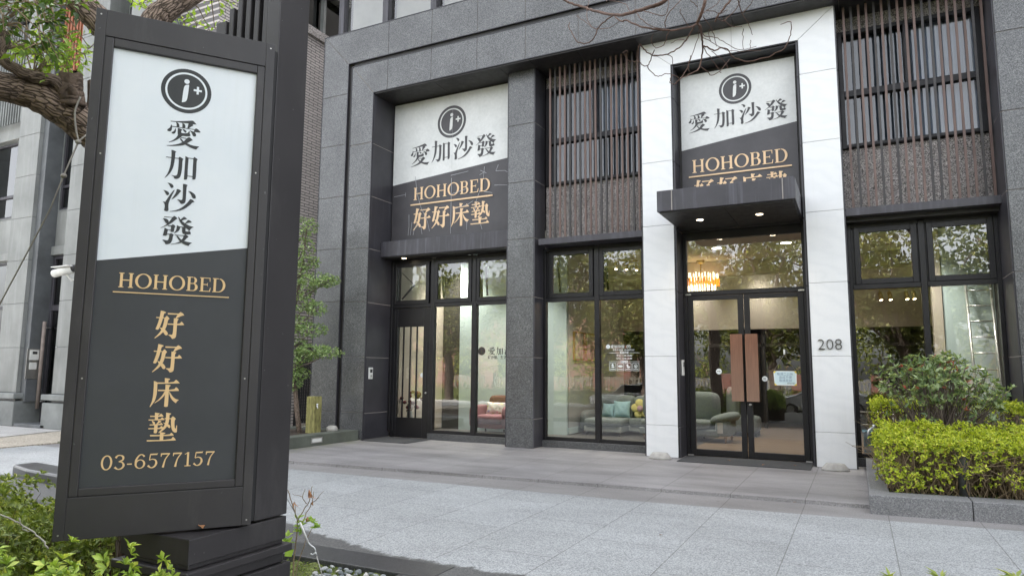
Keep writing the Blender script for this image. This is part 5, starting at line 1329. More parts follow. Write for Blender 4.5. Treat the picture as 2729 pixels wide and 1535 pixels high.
for k, u_, z in (('ai', .390, 2.601), ('jia', .389, 2.444), ('sha', .389, 2.288), ('fa', .389, 2.133)): q.glyph(k, u_, z, .1)
q.build('lettering', ['ink'], sign)
q = Lettering(OL, EV, NV, .0006, .00003); q.text('HOHOBED', .168, .611, 1.854, .066); q.bar(.149, .628, 1.832, .0048); q.build('lettering', ['gold'], sign)
q = Lettering(OL, EV, NV, .0006, .00003)
for k, u_, z in (('hao', .385, 1.693), ('hao', .3845, 1.5405), ('chuang', .384, 1.387), ('dian', .383, 1.235)): q.glyph(k, u_, z, .1)
q.build('lettering', ['gold'], sign)
q = Lettering(OL, EV, NV, .0006, .00003); q.text('03-6577157', .154, .606, 1.056, .062, 0, .12); q.build('lettering', ['gold'], sign)
b = MB(); b.box(-2.69, -2.60, 2.444, 2.652, .775, 3.9); b.build('column', 'sign_metal', sign, bevel=.004)
b = MB(); b.box(-2.655, -2.6035, 2.40, 2.4425, .78, 3.12); b.build('column_front_shade', 'black', sign)  # black strip painting in the shade on the column's front face
b = MB()
for i, (x, z) in enumerate(((-2.735, 3.80), (-2.80, 3.70), (-2.865, 3.60), (-2.93, 3.53), (-2.995, 3.47))):
    b.box(x - .018, x + .018, 2.47, 2.63, .78, z)
b.box(-3.10, -3.02, 2.46, 2.63, .78, 3.40); b.box(-3.10, -2.69, 2.58, 2.62, .78, 3.38)
b.build('fins', 'sign_metal', sign, bevel=.004)
b = MB(); b.box(-3.06, -2.6005, 2.09, 2.6525, .655, .765); b.build('plinth_block', 'sign_metal', sign, bevel=.004)
b = MB(); b.box(-3.04, -2.612, 2.10, 2.645, .632, .655); b.box(-3.09, -2.580, 2.07, 2.682, .594, .632); b.box(-3.06, -2.606, 2.095, 2.65, .545, .594)
b.build('plinth_moulding', 'sign_metal', sign, bevel=.006)
b = MB(); b.box(-3.085, -2.585, 2.075, 2.68, -.17, .543); b.build('pedestal', 'sign_metal', sign, bevel=.006)
b = MB(); b.xf = Matrix(((0, -1, 0, -2.585), (1, 0, 0, 0), (0, 0, 1, 0), (0, 0, 0, 1)))
b.ring(2.14, 2.625, -.1, .485, .035, -.006, .0, 0)
b.build('louvre_frame', 'sign_metal', sign, bevel=.003)
b = MB(); b.xf = Matrix(((0, -1, 0, -2.585), (1, 0, 0, 0), (0, 0, 1, 0), (0, 0, 0, 1)))
b.box(2.176, 2.589, -.0015, -.0005, -.06, .449)
b.build('louvre_recess', 'black', sign)
b = MB()
for i in range(9):
    z = -.04 + i * .055
    b.add([(-2.5835, 2.18, z + .05), (-2.5835, 2.585, z + .05), (-2.570, 2.605, z + .012), (-2.570, 2.18, z + .012), (-2.582, 2.18, z + .012), (-2.582, 2.605, z + .012)], [(0, 3, 2, 1), (3, 4, 5, 2), (0, 4, 3), (1, 2, 5)])
b.build('louvre_blades', 'sign_metal', sign)

for u_, z in ((.02, .80), (.757, .80), (.02, 3.10), (.757, 3.10), (.06, 1.45), (.717, 1.45), (.06, 2.45), (.717, 2.45)):
    b = pm(); c_ = [(u_ + .004 * math.cos(R(60 * i)), z + .004 * math.sin(R(60 * i))) for i in range(6)]
    b.prism(c_, -.0012 if u_ in (.02, .757) else .0008, .003); b.build('screw', 'steel', sign)
# ------------------------------------------------------------------ neighbour: grey tiled building
nb = empty('grey_building', (-20, 10, 0), 'pale grey tiled building with pilasters and narrow windows at the left edge', 'building')
NY = 10.0
def courses(z0, z1, first=.83, step=1.145):
    zs = [z0]; z = first
    while z < z1:
        if z > z0 + .05: zs.append(z)
        z += step
    return zs + [z1]
for x0, x1 in ((-24.0, -22.9), (-20.2, -19.22), (-17.68, -16.6), (-15.7, -14.6)):
    b = MB()
    for a, c_ in zip(courses(.83, 15.)[:-1], courses(.83, 15.)[1:]): b.box(x0, x1, NY, NY + .5, a + .006, c_ - .006)
    b.build('pilaster', 'grey_tile', nb, bevel=.006, seg=1)
b = MB()
for x0, x1 in ((-24.0, -22.9), (-20.2, -19.22), (-17.68, -16.6), (-15.7, -14.6)):
    b.box(x0 + .01, x1 - .01, NY + .012, 11.4, 0, 15)
b.box(-19.23, -19.0, NY + .1, 10.9, .6, 15)
b.build('pilaster_side', 'dark_tile', nb, bevel=.01)
for x0, x1 in ((-24.0, -22.9), (-20.2, -19.1), (-17.85, -16.5), (-15.8, -14.5)):
    b = MB(); b.box(x0 - .02, x1 + .02, NY - .10, 10.9, 0, .62); b.box(x0 - .04, x1 + .04, NY - .13, 10.9, .68, .82)
    b.build('plinth', 'base_tile', nb, bevel=.02)
for x0, x1 in ((-22.9, -20.2), (-19.0, -17.68), (-16.6, -15.7)):
    for pcs in (((10.42, 4.42, 4.66), (10.5, 4.66, 5.62)), ((10.38, 7.92, 8.4), (10.5, 8.4, 9.4)), ((10.38, 11.7, 15),)):
        b = MB()
        for y0, z0, z1 in pcs: b.box(x0, x1, y0, 10.9, z0, z1)
        b.build('spandrel', 'grey_tile', nb, bevel=.01, seg=1)
def nwin(x0, x1, z0, z1, zt):
    f = MB().ring(x0, x1, z0, z1, .09, 10.52, 10.62); f.box(x0 + .09, x1 - .09, 10.53, 10.61, zt - .04, zt + .04)
    o = f.build('window_frame', 'canopy_metal', nb, bevel=.006, seg=1)
    l = MB().ring(x0 + .005, x1 - .005, z0 + .005, z1 - .005, .03, 10.50, 10.52).build('window_trim', 'base_tile', o)
    pane(o, x0 + .09, x1 - .09, z0 + .09, z1 - .09, 10.58, 'glass_dark')
    return o
for x0, x1 in ((-22.9, -20.2), (-19.0, -17.68), (-16.6, -15.7)):
    nwin(x0, x1, 5.62, 7.92, 6.3); nwin(x0, x1, 9.4, 11.7, 10.2)
nwin(-22.9, -20.2, .82, 4.42, 3.1)
MB().box(-24, -14.6, 10.72, 24, 0.0, 15).build('wall', 'dark_tile', nb)
MB().ring(-22.0, -20.6, 8.6, 12, .1, 10.25, 10.35).build('balcony_frame', 'grey_tile', nb)
b = MB()
for i in range(18): b.box(-22.6 + i * .13, -22.56 + i * .13, 10.2, 10.24, 8.3, 11.2)
b.build('balcony_grille', 'base_tile', nb)
b = MB()
for i in range(9): b.box(-18.9 + i * .14, -18.83 + i * .14, 10.2, 10.26, 9.35, 12.0)
b.build('window_grille', 'rust', nb)
# its door
d = MB().ring(-19.0, -17.68, .08, 4.42, .10, 10.50, 10.60); d.box(-18.9, -17.78, 10.5, 10.6, 2.95, 3.10)
ndoor = d.build('door', 'canopy_metal', nb, bevel=.008, seg=1)
pane(ndoor, -18.9, -17.78, .18, 2.95, 10.56, 'glass_dark'); pane(ndoor, -18.9, -17.78, 3.10, 4.32, 10.56, 'glass_dark')
MB().tube([(-18.88, 10.36, .42), (-18.88, 10.36, 2.66)], .045, .045, 12).build('handle', 'weathered_pole', ndoor)
for z in (.6, 2.5): MB().tube([(-18.88, 10.37, z), (-18.88, 10.52, z)], .02, .02, 8).build('handle_mount', 'steel', ndoor)
font_text('lettering', '自動門', (-18.45, 10.54, 1.97), .13, 'decal_white', ndoor, 0, 'CENTER', .002)
MB().box(-19.0, -17.7, 9.9, 10.7, 0, .08).build('door_step', 'dark_tile', nb, bevel=.01)
b = MB()
for i in range(44): b.box(-18.9, -17.78, 10.62, 10.64, .2 + i * .062, .235 + i * .062)
b.build('blind_or_backing', 'dark_tile', ndoor)
b = MB()
for i in range(36): b.box(-18.9, -17.78, 10.64, 10.66, 5.72 + i * .06, 5.75 + i * .06)
b.build('blind_or_backing', 'dark_tile', nb)
r = empty('intercom', (-19.0, 10.1, 1.2), 'steel intercom plate with white screen and white button beside the grey building door', 'intercom')
b = MB(); b.box(-18.999, -18.985, 10.06, 10.40, 1.18, 1.95); b.build('plate', 'steel', r, bevel=.003)
MB().box(-18.9845, -18.96, 10.12, 10.34, 1.66, 1.92).build('housing', 'white_plastic', r, bevel=.006)
MB().box(-18.9595, -18.957, 10.18, 10.29, 1.81, 1.88).build('screen', 'black', r)
MB().box(-18.9845, -18.965, 10.13, 10.31, 1.42, 1.60).build('button', 'white_plastic', r, bevel=.006)
r = empty('security_camera', (-16.6, 9.6, 3.5), 'white bullet security camera on a bracket in front of the grey pilaster', 'camera')
b = MB(); b.tube([(-16.75, 9.30, 3.66), (-16.20, 9.42, 3.76)], .09, .10, 14); b.build('housing', 'white_plastic', r)
b = MB(); b.tube([(-16.20, 9.421, 3.765), (-16.12, 9.44, 3.78)], .095, .075, 14); b.build('cap', 'black', r)
b = MB(); b.box(-16.80, -16.15, 9.24, 9.46, 3.80, 3.82); b.xf = None; b.build('sunshield', 'white_plastic', r)
b = MB(); b.tube([(-16.42, 9.38, 3.66), (-16.40, 9.5, 3.52), (-16.1, 9.97, 3.50)], .025, .03, 8); b.tube([(-16.14, 9.45, 3.70), (-16.12, 9.6, 3.6), (-16.2, 9.95, 3.46)], .008, .008, 6); b.build('bracket', 'white_plastic', r)

# ------------------------------------------------------------------ tiled building whose side wall runs back along the alley
tb = empty('tiled_building', (-13.3, 16, 0), 'tall building with a small tile side wall and dark balcony glass behind the black sign', 'building')
MB().box(-14.6, -13.2, 10.55, 34, 0, 10.72).build('side_wall', 'wall_tile', tb)
MB().box(-14.62, -13.15, 10.53, 34, 10.72, 10.98).build('coping', 'pebbledash', tb, bevel=.01)
MB().box(-14.6, -13.5, 10.6, 34, 10.98, 12.3).build('balcony_glass', 'glass_dark', tb)
MB().box(-14.6, -13.7, 10.6, 34, 10.98, 12.25).build('balcony_back', 'dark_interior', tb)
b = MB()
for i in range(14): y = 10.7 + i * 1.16; b.box(-13.42, -13.30, y - .05, y + .05, 10.98, 12.3)
b.build('balcony_post', 'base_tile', tb)
MB().box(-14.6, -13.2, 10.55, 34, 12.3, 26).build('upper_wall', 'wall_tile_upper', tb)
# dark metal fence closing the alley
fr = empty('alley_fence', (-11.5, 13.6, 0), 'dark metal fence closing the alley behind the small garden tree', 'fence')
b = MB()
for i in range(34): b.box(-13.1 + i * .075, -13.06 + i * .075, 13.5, 13.53, .1, 2.1)
b.box(-13.15, -10.99, 13.54, 13.58, .15, .22); b.box(-13.15, -10.99, 13.54, 13.58, 1.95, 2.02)
b.build('bars', 'dark_fence', fr)
for x in (-13.12, -12.0, -11.05): MB().box(x - .04, x + .04, 13.5, 13.6, 0, 2.2).build('post', 'dark_fence', fr)

# ------------------------------------------------------------------ left planter with garden tree
pl = empty('stone_planter', (-10.8, 10.7, 0), 'low mossy stone planter with an inset step light beside the granite frame', 'planter')
b = MB(); b.box(-9.88, -9.54, 9.2, 11.70, 0, .21); b.box(-13.0, -9.88, 9.2, 9.5, 0, .21); b.box(-13.0, -9.88, 11.5, 11.70, 0, .21); b.box(-13.0, -12.7, 9.5, 11.5, 0, .21)
b.build('kerb', 'planter_stone', pl, bevel=.008)
MB().box(-12.7, -9.88, 9.5, 11.5, 0, .17).build('earth', 'soil', pl)
b = MB(); b.box(-9.5385, -9.533, 10.28, 10.60, .05, .16); sl = b.build('step_light', 'steel', pl, bevel=.003)
b = MB(); b.box(-9.5325, -9.531, 10.31, 10.57, .07, .14); b.build('diffuser', 'white_plastic', sl)
r = empty('stone_post', (-10.19, 11.05, .17), 'square mossy yellow-green post with a small tap standing in the planter', 'post')
b = MB(); b.prism([(-10.315, 10.935), (-10.095, 10.945), (-10.085, 11.15), (-10.30, 11.165)], .15, .92, axes='xy'); b.build('shaft', 'mossy_post', r, bevel=.012)
b = MB(); b.tube([(-10.09, 11.0, .72), (-10.03, 10.96, .72), (-10.015, 10.95, .68)], .015, .012, 8); b.tube([(-10.045, 10.97, .725), (-10.045, 10.97, .775)], .010, .02, 8); b.build('tap', 'white_plastic', r)
tag(MB().pillow((-9.92, 11.3, .24), .13, .10, .08, 0, 6, 2.4).build('garden_stone', 'concrete'), 'small pale stone lying on the planter beside the mossy post', 'stone')
# the tree: crooked stem with flat leaf pads
gt = empty('garden_tree', (-10.72, 10.95, .17), 'small crooked garden tree with flat pads of leaves in front of the granite frame', 'tree')
b = MB()
b.tube([(-10.43, 10.9, .15), (-10.55, 10.92, .6), (-10.66, 10.95, 1.1), (-10.80, 10.9, 1.5), (-10.86, 10.9, 2.1), (-10.75, 10.95, 2.9), (-10.66, 11.0, 3.7), (-10.58, 11.0, 4.5)], .055, .015, 9)
b.tube([(-10.85, 10.9, .15), (-10.86, 10.85, .6), (-10.9, 10.8, 1.2), (-10.86, 10.85, 1.7)], .05, .035, 8)
b.build('trunk', 'bark', gt)
pads = [(-10.55, 10.95, 4.55, .30, .20), (-10.62, 10.95, 4.1, .34, .22), (-10.45, 10.95, 3.75, .30, .14), (-10.75, 10.9, 3.55, .4, .22), (-10.1, 10.95, 3.35, .46, .15), (-10.6, 10.9, 3.15, .4, .2), (-10.45, 10.9, 2.85, .34, .16), (-10.15, 10.95, 2.75, .26, .16),
        (-10.7, 10.9, 2.45, .4, .18), (-10.25, 10.9, 2.30, .42, .15), (-10.65, 10.9, 2.0, .34, .14), (-10.1, 10.9, 1.88, .40, .13), (-9.82, 10.92, 1.82, .40, .12), (-9.95, 10.92, 3.30, .30, .10), (-10.5, 10.9, 1.75, .4, .14), (-10.75, 10.9, 1.5, .32, .16), (-10.55, 10.95, 1.38, .26, .14), (-10.7, 10.9, 1.15, .24, .12), (-11.05, 10.85, 2.8, .4, .4), (-11.1, 10.85, 2.0, .4, .4)]
b = MB(); TP = []; TU = []
for (x, y, z, rx, rz) in pads:
    s0 = np.array([-10.75 - .02 * (z > 3), 10.93, max(.9, z - .35)])
    b.tube([tuple(s0), ((s0[0] + x) / 2, y, z - .22), (x, y, z - .05)], .022, .007, 6)
    k = int(135 * rx / .35)
    q = rdir(k) * np.array([rx, rx * .8, rz]) * rng.uniform(.45, 1.0, (k, 1)) ** .6
    for v in q[:14]: b.tube([(x, y, z - .05), tuple(np.array([x, y, z]) + v * .95)], .005, .003, 4, cap=False)
    TP.append(np.array([x, y, z]) + q); u_ = unit(q / np.array([rx, rx * .8, rz])); u_[:, 2] += .7; TU.append(u_)
b.build('branches', 'stem_grey', gt)
P, D, Nn, ln = whorls(np.vstack(TP), np.vstack(TU), 6, .056, .9)
leaves('foliage', P, D, Nn, ln, ln * .36, 'leaf_pine', gt)

# ------------------------------------------------------------------ right planter, hedges, shrub
pr = empty('granite_planter', (.9, 10.4, 0), 'long granite planter kerb around the bright hedge right of the entrance', 'planter')
KY = 8.70
b = MB(); b.prism([(.045, KY + .33), (.255, KY + .33), (.255, 12.45), (.045, 12.45)], -.05, .16, axes='xy')
b.build('side_kerb', 'kerb_granite', pr, bevel=.008)
b = MB(); b.prism([(.045, KY), (1.01, KY + .10), (1.01, KY + .42), (.255, KY + .325), (.045, KY + .325)], -.05, .16, axes='xy'); b.prism([(1.018, KY + .10), (4.2, KY + .43), (4.2, KY + .75), (1.018, KY + .42)], -.05, .16, axes='xy')
b.build('front_kerb', 'kerb_granite', pr, bevel=.008)
MB().prism([(.255, KY + .33), (4.2, KY + .75), (4.2, 12.45), (.255, 12.45)], -.05, .13, axes='xy').build('earth', 'soil', pr)
n = 1400; P = np.c_[rng.uniform(.27, 2.8, n), rng.uniform(9.15, 12.3, n), np.full(n, .13)]
tag(leaves('ground_cover', P, unit(rdir(n) + [0, 0, 1.2]), rdir(n), rng.uniform(.02, .05, n), .012, 'grass_blade'), kind='stuff')
def hedge(name, x0, x1, y0, y1, zt0, zt1, lab, n, zlow, seed):
    global rng
    rng = np.random.default_rng(seed)
    r_ = empty(name, ((x0 + x1) / 2, (y0 + y1) / 2, .13), lab, 'hedge')
    # tips on a clipped, slightly bumpy top and on the upper part of the sides
    m_ = int(n * .70)
    X = rng.uniform(x0, x1, m_); Y = rng.uniform(y0, y1, m_)
    bumpz = .03 * np.sin(5 * X + 1.3) * np.cos(6 * Y) + .022 * np.sin(13 * X + 3 * Y) + .012 * np.sin(29 * X) + np.where(rng.random(m_) < .06, rng.uniform(.0, .07, m_), 0)
    Z = zt0 + (zt1 - zt0) * (Y - y0) / (y1 - y0) + bumpz - np.abs(rng.normal(0, .035, m_))
    T1 = np.c_[X, Y, Z]; U1 = unit(np.c_[rng.normal(0, .5, m_), rng.normal(0, .5, m_), np.ones(m_)])
    k = n - m_; side = rng.random(k)
    X2 = np.where(side < .68, rng.uniform(x0, x1, k), np.where(side < .92, x0, x1)); Y2 = np.where(side < .68, y0, rng.uniform(y0, y1, k))
    h = rng.random(k) ** 6
    Z2 = zt0 - .02 - h * (zt0 - zlow)
    T2 = np.c_[X2, Y2, Z2] + rng.normal(0, .03, (k, 3)); U2 = unit(np.c_[np.where(side < .68, 0, np.where(side < .92, -1, 1)), np.where(side < .68, -1, 0), rng.uniform(0, 1, k)] + rng.normal(0, .4, (k, 3)))
    P_, D_, N_, l_ = whorls(np.vstack([T1, T2]), np.vstack([U1, U2]), 6, .04, 1.0)
    leaves('foliage', P_, D_, N_, l_, l_ * .42, 'leaf_hedge', r_)
    b_ = MB()
    for i in range(int(230 * (x1 - x0) * (.5 + (y1 - y0)))):
        x, y = rng.uniform(x0 + .05, x1 - .05), rng.uniform(y0 + .06, y1 - .06)
        pts = [np.array([x, y, .12])]
        for j in range(4):
            pts.append(pts[-1] + np.array([rng.normal(0, .06), rng.normal(0, .06), (zt0 - .16) / 4 * rng.uniform(.7, 1.15)]))
        b_.tube([tuple(p) for p in pts], rng.uniform(.004, .010), .003, 4, cap=False)
        if rng.random() < .8:
            s_ = pts[2]; b_.tube([tuple(s_), tuple(s_ + np.array([rng.normal(0, .10), rng.normal(0, .10), rng.uniform(.02, .2)])), tuple(s_ + np.array([rng.normal(0, .2), rng.normal(0, .15), rng.uniform(.05, .3)]))], .004, .002, 4, cap=False)
    b_.build('branches', 'stem', r_)
    # fallen and inner leaves
    return r_
h1 = hedge('clipped_hedge', .19, 2.7, 9.17, 10.25, .72, .88, 'bright yellow-green clipped hedge at the front of the granite planter', 5600, .26, 21)
# stray green shoots low on the front of the hedge
T = []; U = []
b = MB()
for (x, z, dx, dz, k) in ((.30, .45, .25, -.12, 16), (.55, .30, .35, .10, 20), (.62, .50, -.08, .16, 12), (.75, .34, .42, .14, 22), (.28, .30, .30, -.04, 18), (.95, .62, .35, .04, 16), (.45, .26, .30, -.03, 12), (1.25, .3, .3, .2, 10), (1.6, .35, .3, .15, 10), (.22, .55, .02, -.3, 26), (.25, .5, .1, -.3, 22)):
    y = 9.08; b.tube([(x, y + .12, z - .06), (x + dx * .5, y + .02, z + dz * .5), (x + dx, y - .04, z + dz)], .005, .002, 5)
    for i in range(k):
        t_ = i / k; T.append((x + dx * t_ + rng.normal(0, .03), y + .05 - .1 * t_ + rng.normal(0, .03), z + dz * t_ + rng.normal(0, .03))); U.append((dx + rng.normal(0, .4), -.5, .7))
b.build('shoots', 'stem', h1)
P, D, Nn, ln = whorls(np.array(T), np.array(U), 6, .045, .9); leaves('shoot_leaves', P, D, Nn, ln, ln * .42, 'leaf_hedge', h1)
hedge('clipped_hedge', .20, 1.98, 11.35, 11.95, 1.06, 1.10, 'yellow-green clipped hedge at the back of the planter, behind the red-tipped shrub', 2200, .62, 22)
# red-tipped shrub
ph = empty('red_tipped_shrub', (.95, 10.7, .13), 'round shrub with dark green leaves and red young tips above the clipped hedge', 'shrub')
rng = np.random.default_rng(5)
b = MB(); TP = []; TU = []
for i in range(185):
    a = rng.uniform(0, 6.28); rr = rng.random() ** .5
    x, y = .96 + .70 * rr * math.cos(a), 10.75 + .48 * rr * math.sin(a)
    zt = .95 + .80 * math.sqrt(max(0, 1 - (rr * .93) ** 2)) * rng.uniform(.80, 1.05)
    if rng.random() < .25: zt *= rng.uniform(.70, .95)
    base = np.array([.96 + rng.normal(0, .16), 10.75 + rng.normal(0, .10), .15]); tip = np.array([x, y, zt])
    mid = base * .45 + tip * .55 + rng.normal(0, .05, 3); mid[:2] = base[:2] + (tip[:2] - base[:2]) * .42
    b.tube([tuple(base), tuple(mid), tuple(tip)], .009, .003, 5, cap=False)
    TP.append(tip); TU.append(unit(tip - mid))
    for j in range(2):
        t_ = rng.uniform(.62, .99); p = mid + (tip - mid) * t_ + rng.normal(0, .03, 3); TP.append(p); TU.append(unit(tip - mid + rng.normal(0, .5, 3)))
for tip, c0 in (((1.72, 10.55, 1.33), (1.3, 10.6, .9)), ((1.66, 10.6, 1.20), (1.3, 10.6, .9)), ((.24, 10.6, 1.48), (.6, 10.65, .9)), ((.30, 10.55, 1.55), (.6, 10.65, .9)), ((.40, 10.55, 1.70), (.7, 10.65, 1.0))):
    tip = np.array(tip); c0 = np.array(c0); b.tube([tuple(c0), tuple((tip + c0) / 2 + [0, 0, -.04]), tuple(tip)], .008, .003, 5)
    for t_ in (.6, .8, .9, 1.0): TP.append(c0 + (tip - c0) * t_); TU.append(unit(tip - c0 + [0, 0, .3]))
b.build('stems', 'stem_grey', ph)
TP = np.array(TP); TU = np.array(TU); red = rng.random(len(TP)) < .035
red |= (TP[:, 2] > 1.5) & (rng.random(len(TP)) < .14)
P, D, Nn, ln = whorls(TP[~red], TU[~red], 6, .086, .95); leaves('foliage', P, D, Nn, ln, ln * .40, 'leaf_photinia', ph)
P, D, Nn, ln = whorls(TP[red], TU[red], 5, .065, .5); leaves('young_foliage', P, D, Nn, ln, ln * .38, 'leaf_red', ph)
r = empty('bollard', (1.0, 9.18, .13), 'short dark grey round post standing inside the front hedge', 'post')
b = MB(); b.lathe(1.0, 9.26, [(.055, .10), (.055, .60), (.05, .615), (.0, .62)], 20); b.build('shaft', 'bollard', r)
r = empty('garden_tap', (.17, 10.6, .1), 'small chrome garden tap beside the hedge in front of the right display window', 'tap')
b = MB(); b.tube([(.20, 11.4, .1), (.20, 11.4, .70)], .014, .014, 8); b.build('pipe', 'steel', r)
b = MB(); b.tube([(.20, 11.4, .68), (.14, 11.36, .70), (.10, 11.33, .67), (.09, 11.32, .61)], .02, .016, 8); b.tube([(.17, 11.38, .70), (.17, 11.38, .75)], .01, .028, 8); b.build('spout', 'aluminium', r)

# ------------------------------------------------------------------ small things on the porch
for x, y, lab in ((-3.11, 11.86, 'weathered concrete foot on the porch at the left marble pillar'), (-.38, 11.84, 'weathered concrete foot on the porch at the right marble pillar')):
    b = MB(); b.lathe(x, y, [(.20, 0), (.195, .03), (.14, .095), (.125, .108), (.02, .112)], 16, 0, True); b.v = [(x + (v[0] - x), y + (v[1] - y) * .62, v[2]) for v in b.v]
    o = b.build('concrete_foot', 'concrete', bevel=0); tag(o, lab, 'concrete foot', 'concrete feet on the porch')
    o.location = (0, 0, 0)
o = MB().box(-2.78, -.72, 11.66, 12.55, .003, .012).build('door_mat', 'mat_rubber'); tag(o, 'long dark ribbed mat in front of the double entrance doors', 'door mat')
o = MB().box(-9.40, -8.25, 11.60, 12.52, .003, .012).build('door_mat', 'mat_rubber'); tag(o, 'dark mat with moss at its edge in front of the plain side door', 'door mat')
def dry_leaf(x, y, z, s_, lab, cat='fallen leaf', mat='leaf_dry', a=None):
    a = rng.uniform(0, 6.28) if a is None else a
    D_ = np.array([[math.cos(a), math.sin(a), .25]]); o_ = leaves('fallen_leaf', [[x, y, z]], D_, [[.2, .1, 1]], s_, s_ * .6, mat); tag(o_, lab, cat); return o_
dry_leaf(-2.655, 2.20, .785, .055, 'curled brown leaf lying on the base block of the black sign')
dry_leaf(-1.98, 12.1, .014, .07, 'reddish dry leaf on the mat by the left entrance door')
dry_leaf(-.95, 12.0, .014, .06, 'dry leaf on the right end of the entrance mat')
dry_leaf(-1.45, 11.8, .014, .06, 'dry leaf at the front edge of the entrance mat')
dry_leaf(-1.75, 6.60, PZ + .004, .05, 'small pale leaf alone on the light paving in the middle')
dry_leaf(-.75, 8.75, .0, .05, 'pale leaf on the porch edge left of the granite planter')
dry_leaf(-1.68, 4.95, PZ + .004, .05, 'tan leaf on the light paving near the bottom of the view')

# ------------------------------------------------------------------ street tree behind the sign
rng = np.random.default_rng(11)
st = empty('street_tree', (-4.05, 2.85, -.17), 'evergreen street tree with thick furrowed limbs and bright leaves behind the black sign', 'tree')
def wob(pts, amp, k=5):
    """resample a limb as a smooth crooked line"""
    P = [Vector(p) for p in pts]; out = []
    for i in range(len(P) - 1):
        p0, p1, p2, p3 = P[max(i - 1, 0)], P[i], P[i + 1], P[min(i + 2, len(P) - 1)]
        for j in range(k):
            t_ = j / k
            out.append(0.5 * ((2 * p1) + (p2 - p0) * t_ + (2 * p0 - 5 * p1 + 4 * p2 - p3) * t_ ** 2 + (3 * p1 - p0 - 3 * p2 + p3) * t_ ** 3))
    out.append(P[-1])
    return [tuple(np.array(q) + rng.normal(0, amp, 3)) for q in out]
def limb(b_, pts, r0, r1, n=14, amp=.001, k=6, lump=.012):
    q = wob(pts, amp, k); m_ = len(q); t_ = np.linspace(0, 1, m_)
    b_.tube(q, r0, r1, n, radii=(r0 + (r1 - r0) * t_) * (1 + lump * np.sin(t_ * 17 + r0 * 90) + rng.normal(0, lump * .4, m_)))
b = MB(); limb(b, [(-3.98, 2.95, -.2), (-4.0, 2.9, .8), (-4.08, 2.86, 1.8), (-4.06, 2.80, 2.6), (-4.10, 2.78, 3.2), (-4.16, 2.74, 3.6)], .19, .13, 20)
b.build('trunk', 'bark', st)
b = MB(); limb(b, [(-4.02, 2.80, 2.55), (-4.10, 2.55, 2.86), (-4.17, 2.40, 2.985), (-4.22, 2.29, 3.055), (-4.29, 2.15, 3.105), (-4.36, 2.00, 3.105), (-4.6, 1.5, 3.15), (-4.9, .9, 3.3)], .135, .062, 20, .003, 8); b.build('limb', 'bark', st)
b = MB(); limb(b, [(-4.16, 2.72, 3.45), (-4.24, 2.62, 3.62), (-4.32, 2.50, 3.76), (-4.42, 2.36, 3.92), (-4.7, 2.0, 4.4)], .10, .075, 18, .003, 8); b.build('limb', 'bark', st)
b = MB(); limb(b, [(-4.14, 2.76, 3.5), (-4.15, 2.79, 3.80), (-4.09, 2.89, 3.97), (-3.98, 3.06, 4.2), (-3.8, 3.3, 4.7)], .085, .065, 18, .003, 8); b.build('limb', 'bark', st)
b = MB(); limb(b, [(-4.14, 2.315, 3.06), (-4.125, 2.295, 3.12), (-4.115, 2.285, 3.18), (-4.11, 2.28, 3.222)], .074, .060, 18, .002, 9, .02); b.v = [tuple(np.array(q_) + .005 * np.sin(np.array(q_) * 90 + i_ * .7)) for i_, q_ in enumerate(b.v)]; b.build('stump_knob', 'old_wood', st)
b = MB(); limb(b, [(-4.10, 2.42, 3.02), (-4.10, 2.41, 3.14), (-4.11, 2.40, 3.235)], .035, .022, 10); b.build('branch_stub', 'old_wood', st)
b = MB(); limb(b, [(-4.13, 2.28, 3.10), (-4.14, 2.22, 3.165), (-4.19, 2.12, 3.165), (-4.23, 2.05, 3.185), (-4.25, 2.0, 3.215), (-4.26, 1.97, 3.27), (-4.25, 1.99, 3.33), (-4.27, 1.97, 3.40), (-4.3, 1.9, 3.55)], .038, .022, 12, .002, 6); b.build('branch', 'bark', st)
LD = [(-4.09, 1.88, 3.47), (-4.24, 1.99, 3.52), (-3.84, 1.83, 3.39), (-4.18, 2.03, 3.53), (-4.08, 2.03, 3.54), (-3.82, 1.94, 3.39), (-4.21, 2.18, 3.62), (-3.9, 2.06, 3.44), (-3.9, 2.01, 3.38), (-4.29, 2.02, 3.47), (-3.78, 2.02, 3.45), (-4.12, 1.91, 3.37), (-4.14, 2.14, 3.63), (-3.73, 2.04, 3.46), (-4.19, 2.08, 3.38), (-4.03, 2.03, 3.29), (-3.82, 1.98, 3.26), (-4.19, 2.22, 3.44), (-3.89, 1.98, 3.27), (-4.02, 1.85, 3.38), (-4.17, 2.22, 3.53)]
LB = [(-4.43, 2.1, 3.38), (-4.58, 2.21, 3.49), (-4.17, 2.05, 3.29), (-4.51, 2.25, 3.47), (-4.42, 2.24, 3.46), (-4.16, 2.14, 3.31), (-4.54, 2.4, 3.53), (-4.23, 2.28, 3.43), (-4.21, 2.29, 3.47), (-4.5, 2.48, 3.52), (-4.17, 2.14, 3.24), (-4.37, 2.3, 3.32), (-4.52, 2.27, 3.39), (-4.06, 2.26, 3.37), (-4.4, 2.54, 3.57), (-4.43, 2.13, 3.36), (-4.15, 2.22, 3.33), (-4.5, 2.5, 3.44), (-4.18, 2.29, 3.32), (-4.21, 2.37, 3.38), (-4.55, 2.36, 3.52), (-4.05, 2.31, 3.36)]
LR = [(-4.7, 3.04, 4.21), (-4.83, 3.19, 4.27), (-4.27, 3.22, 4.03), (-4.53, 3.53, 4.2), (-4.44, 3.51, 4.18), (-4.35, 3.17, 4.05), (-4.53, 3.68, 4.51), (-4.31, 3.43, 4.33), (-4.63, 2.95, 4.16), (-4.76, 3.39, 4.27)]
b = MB()
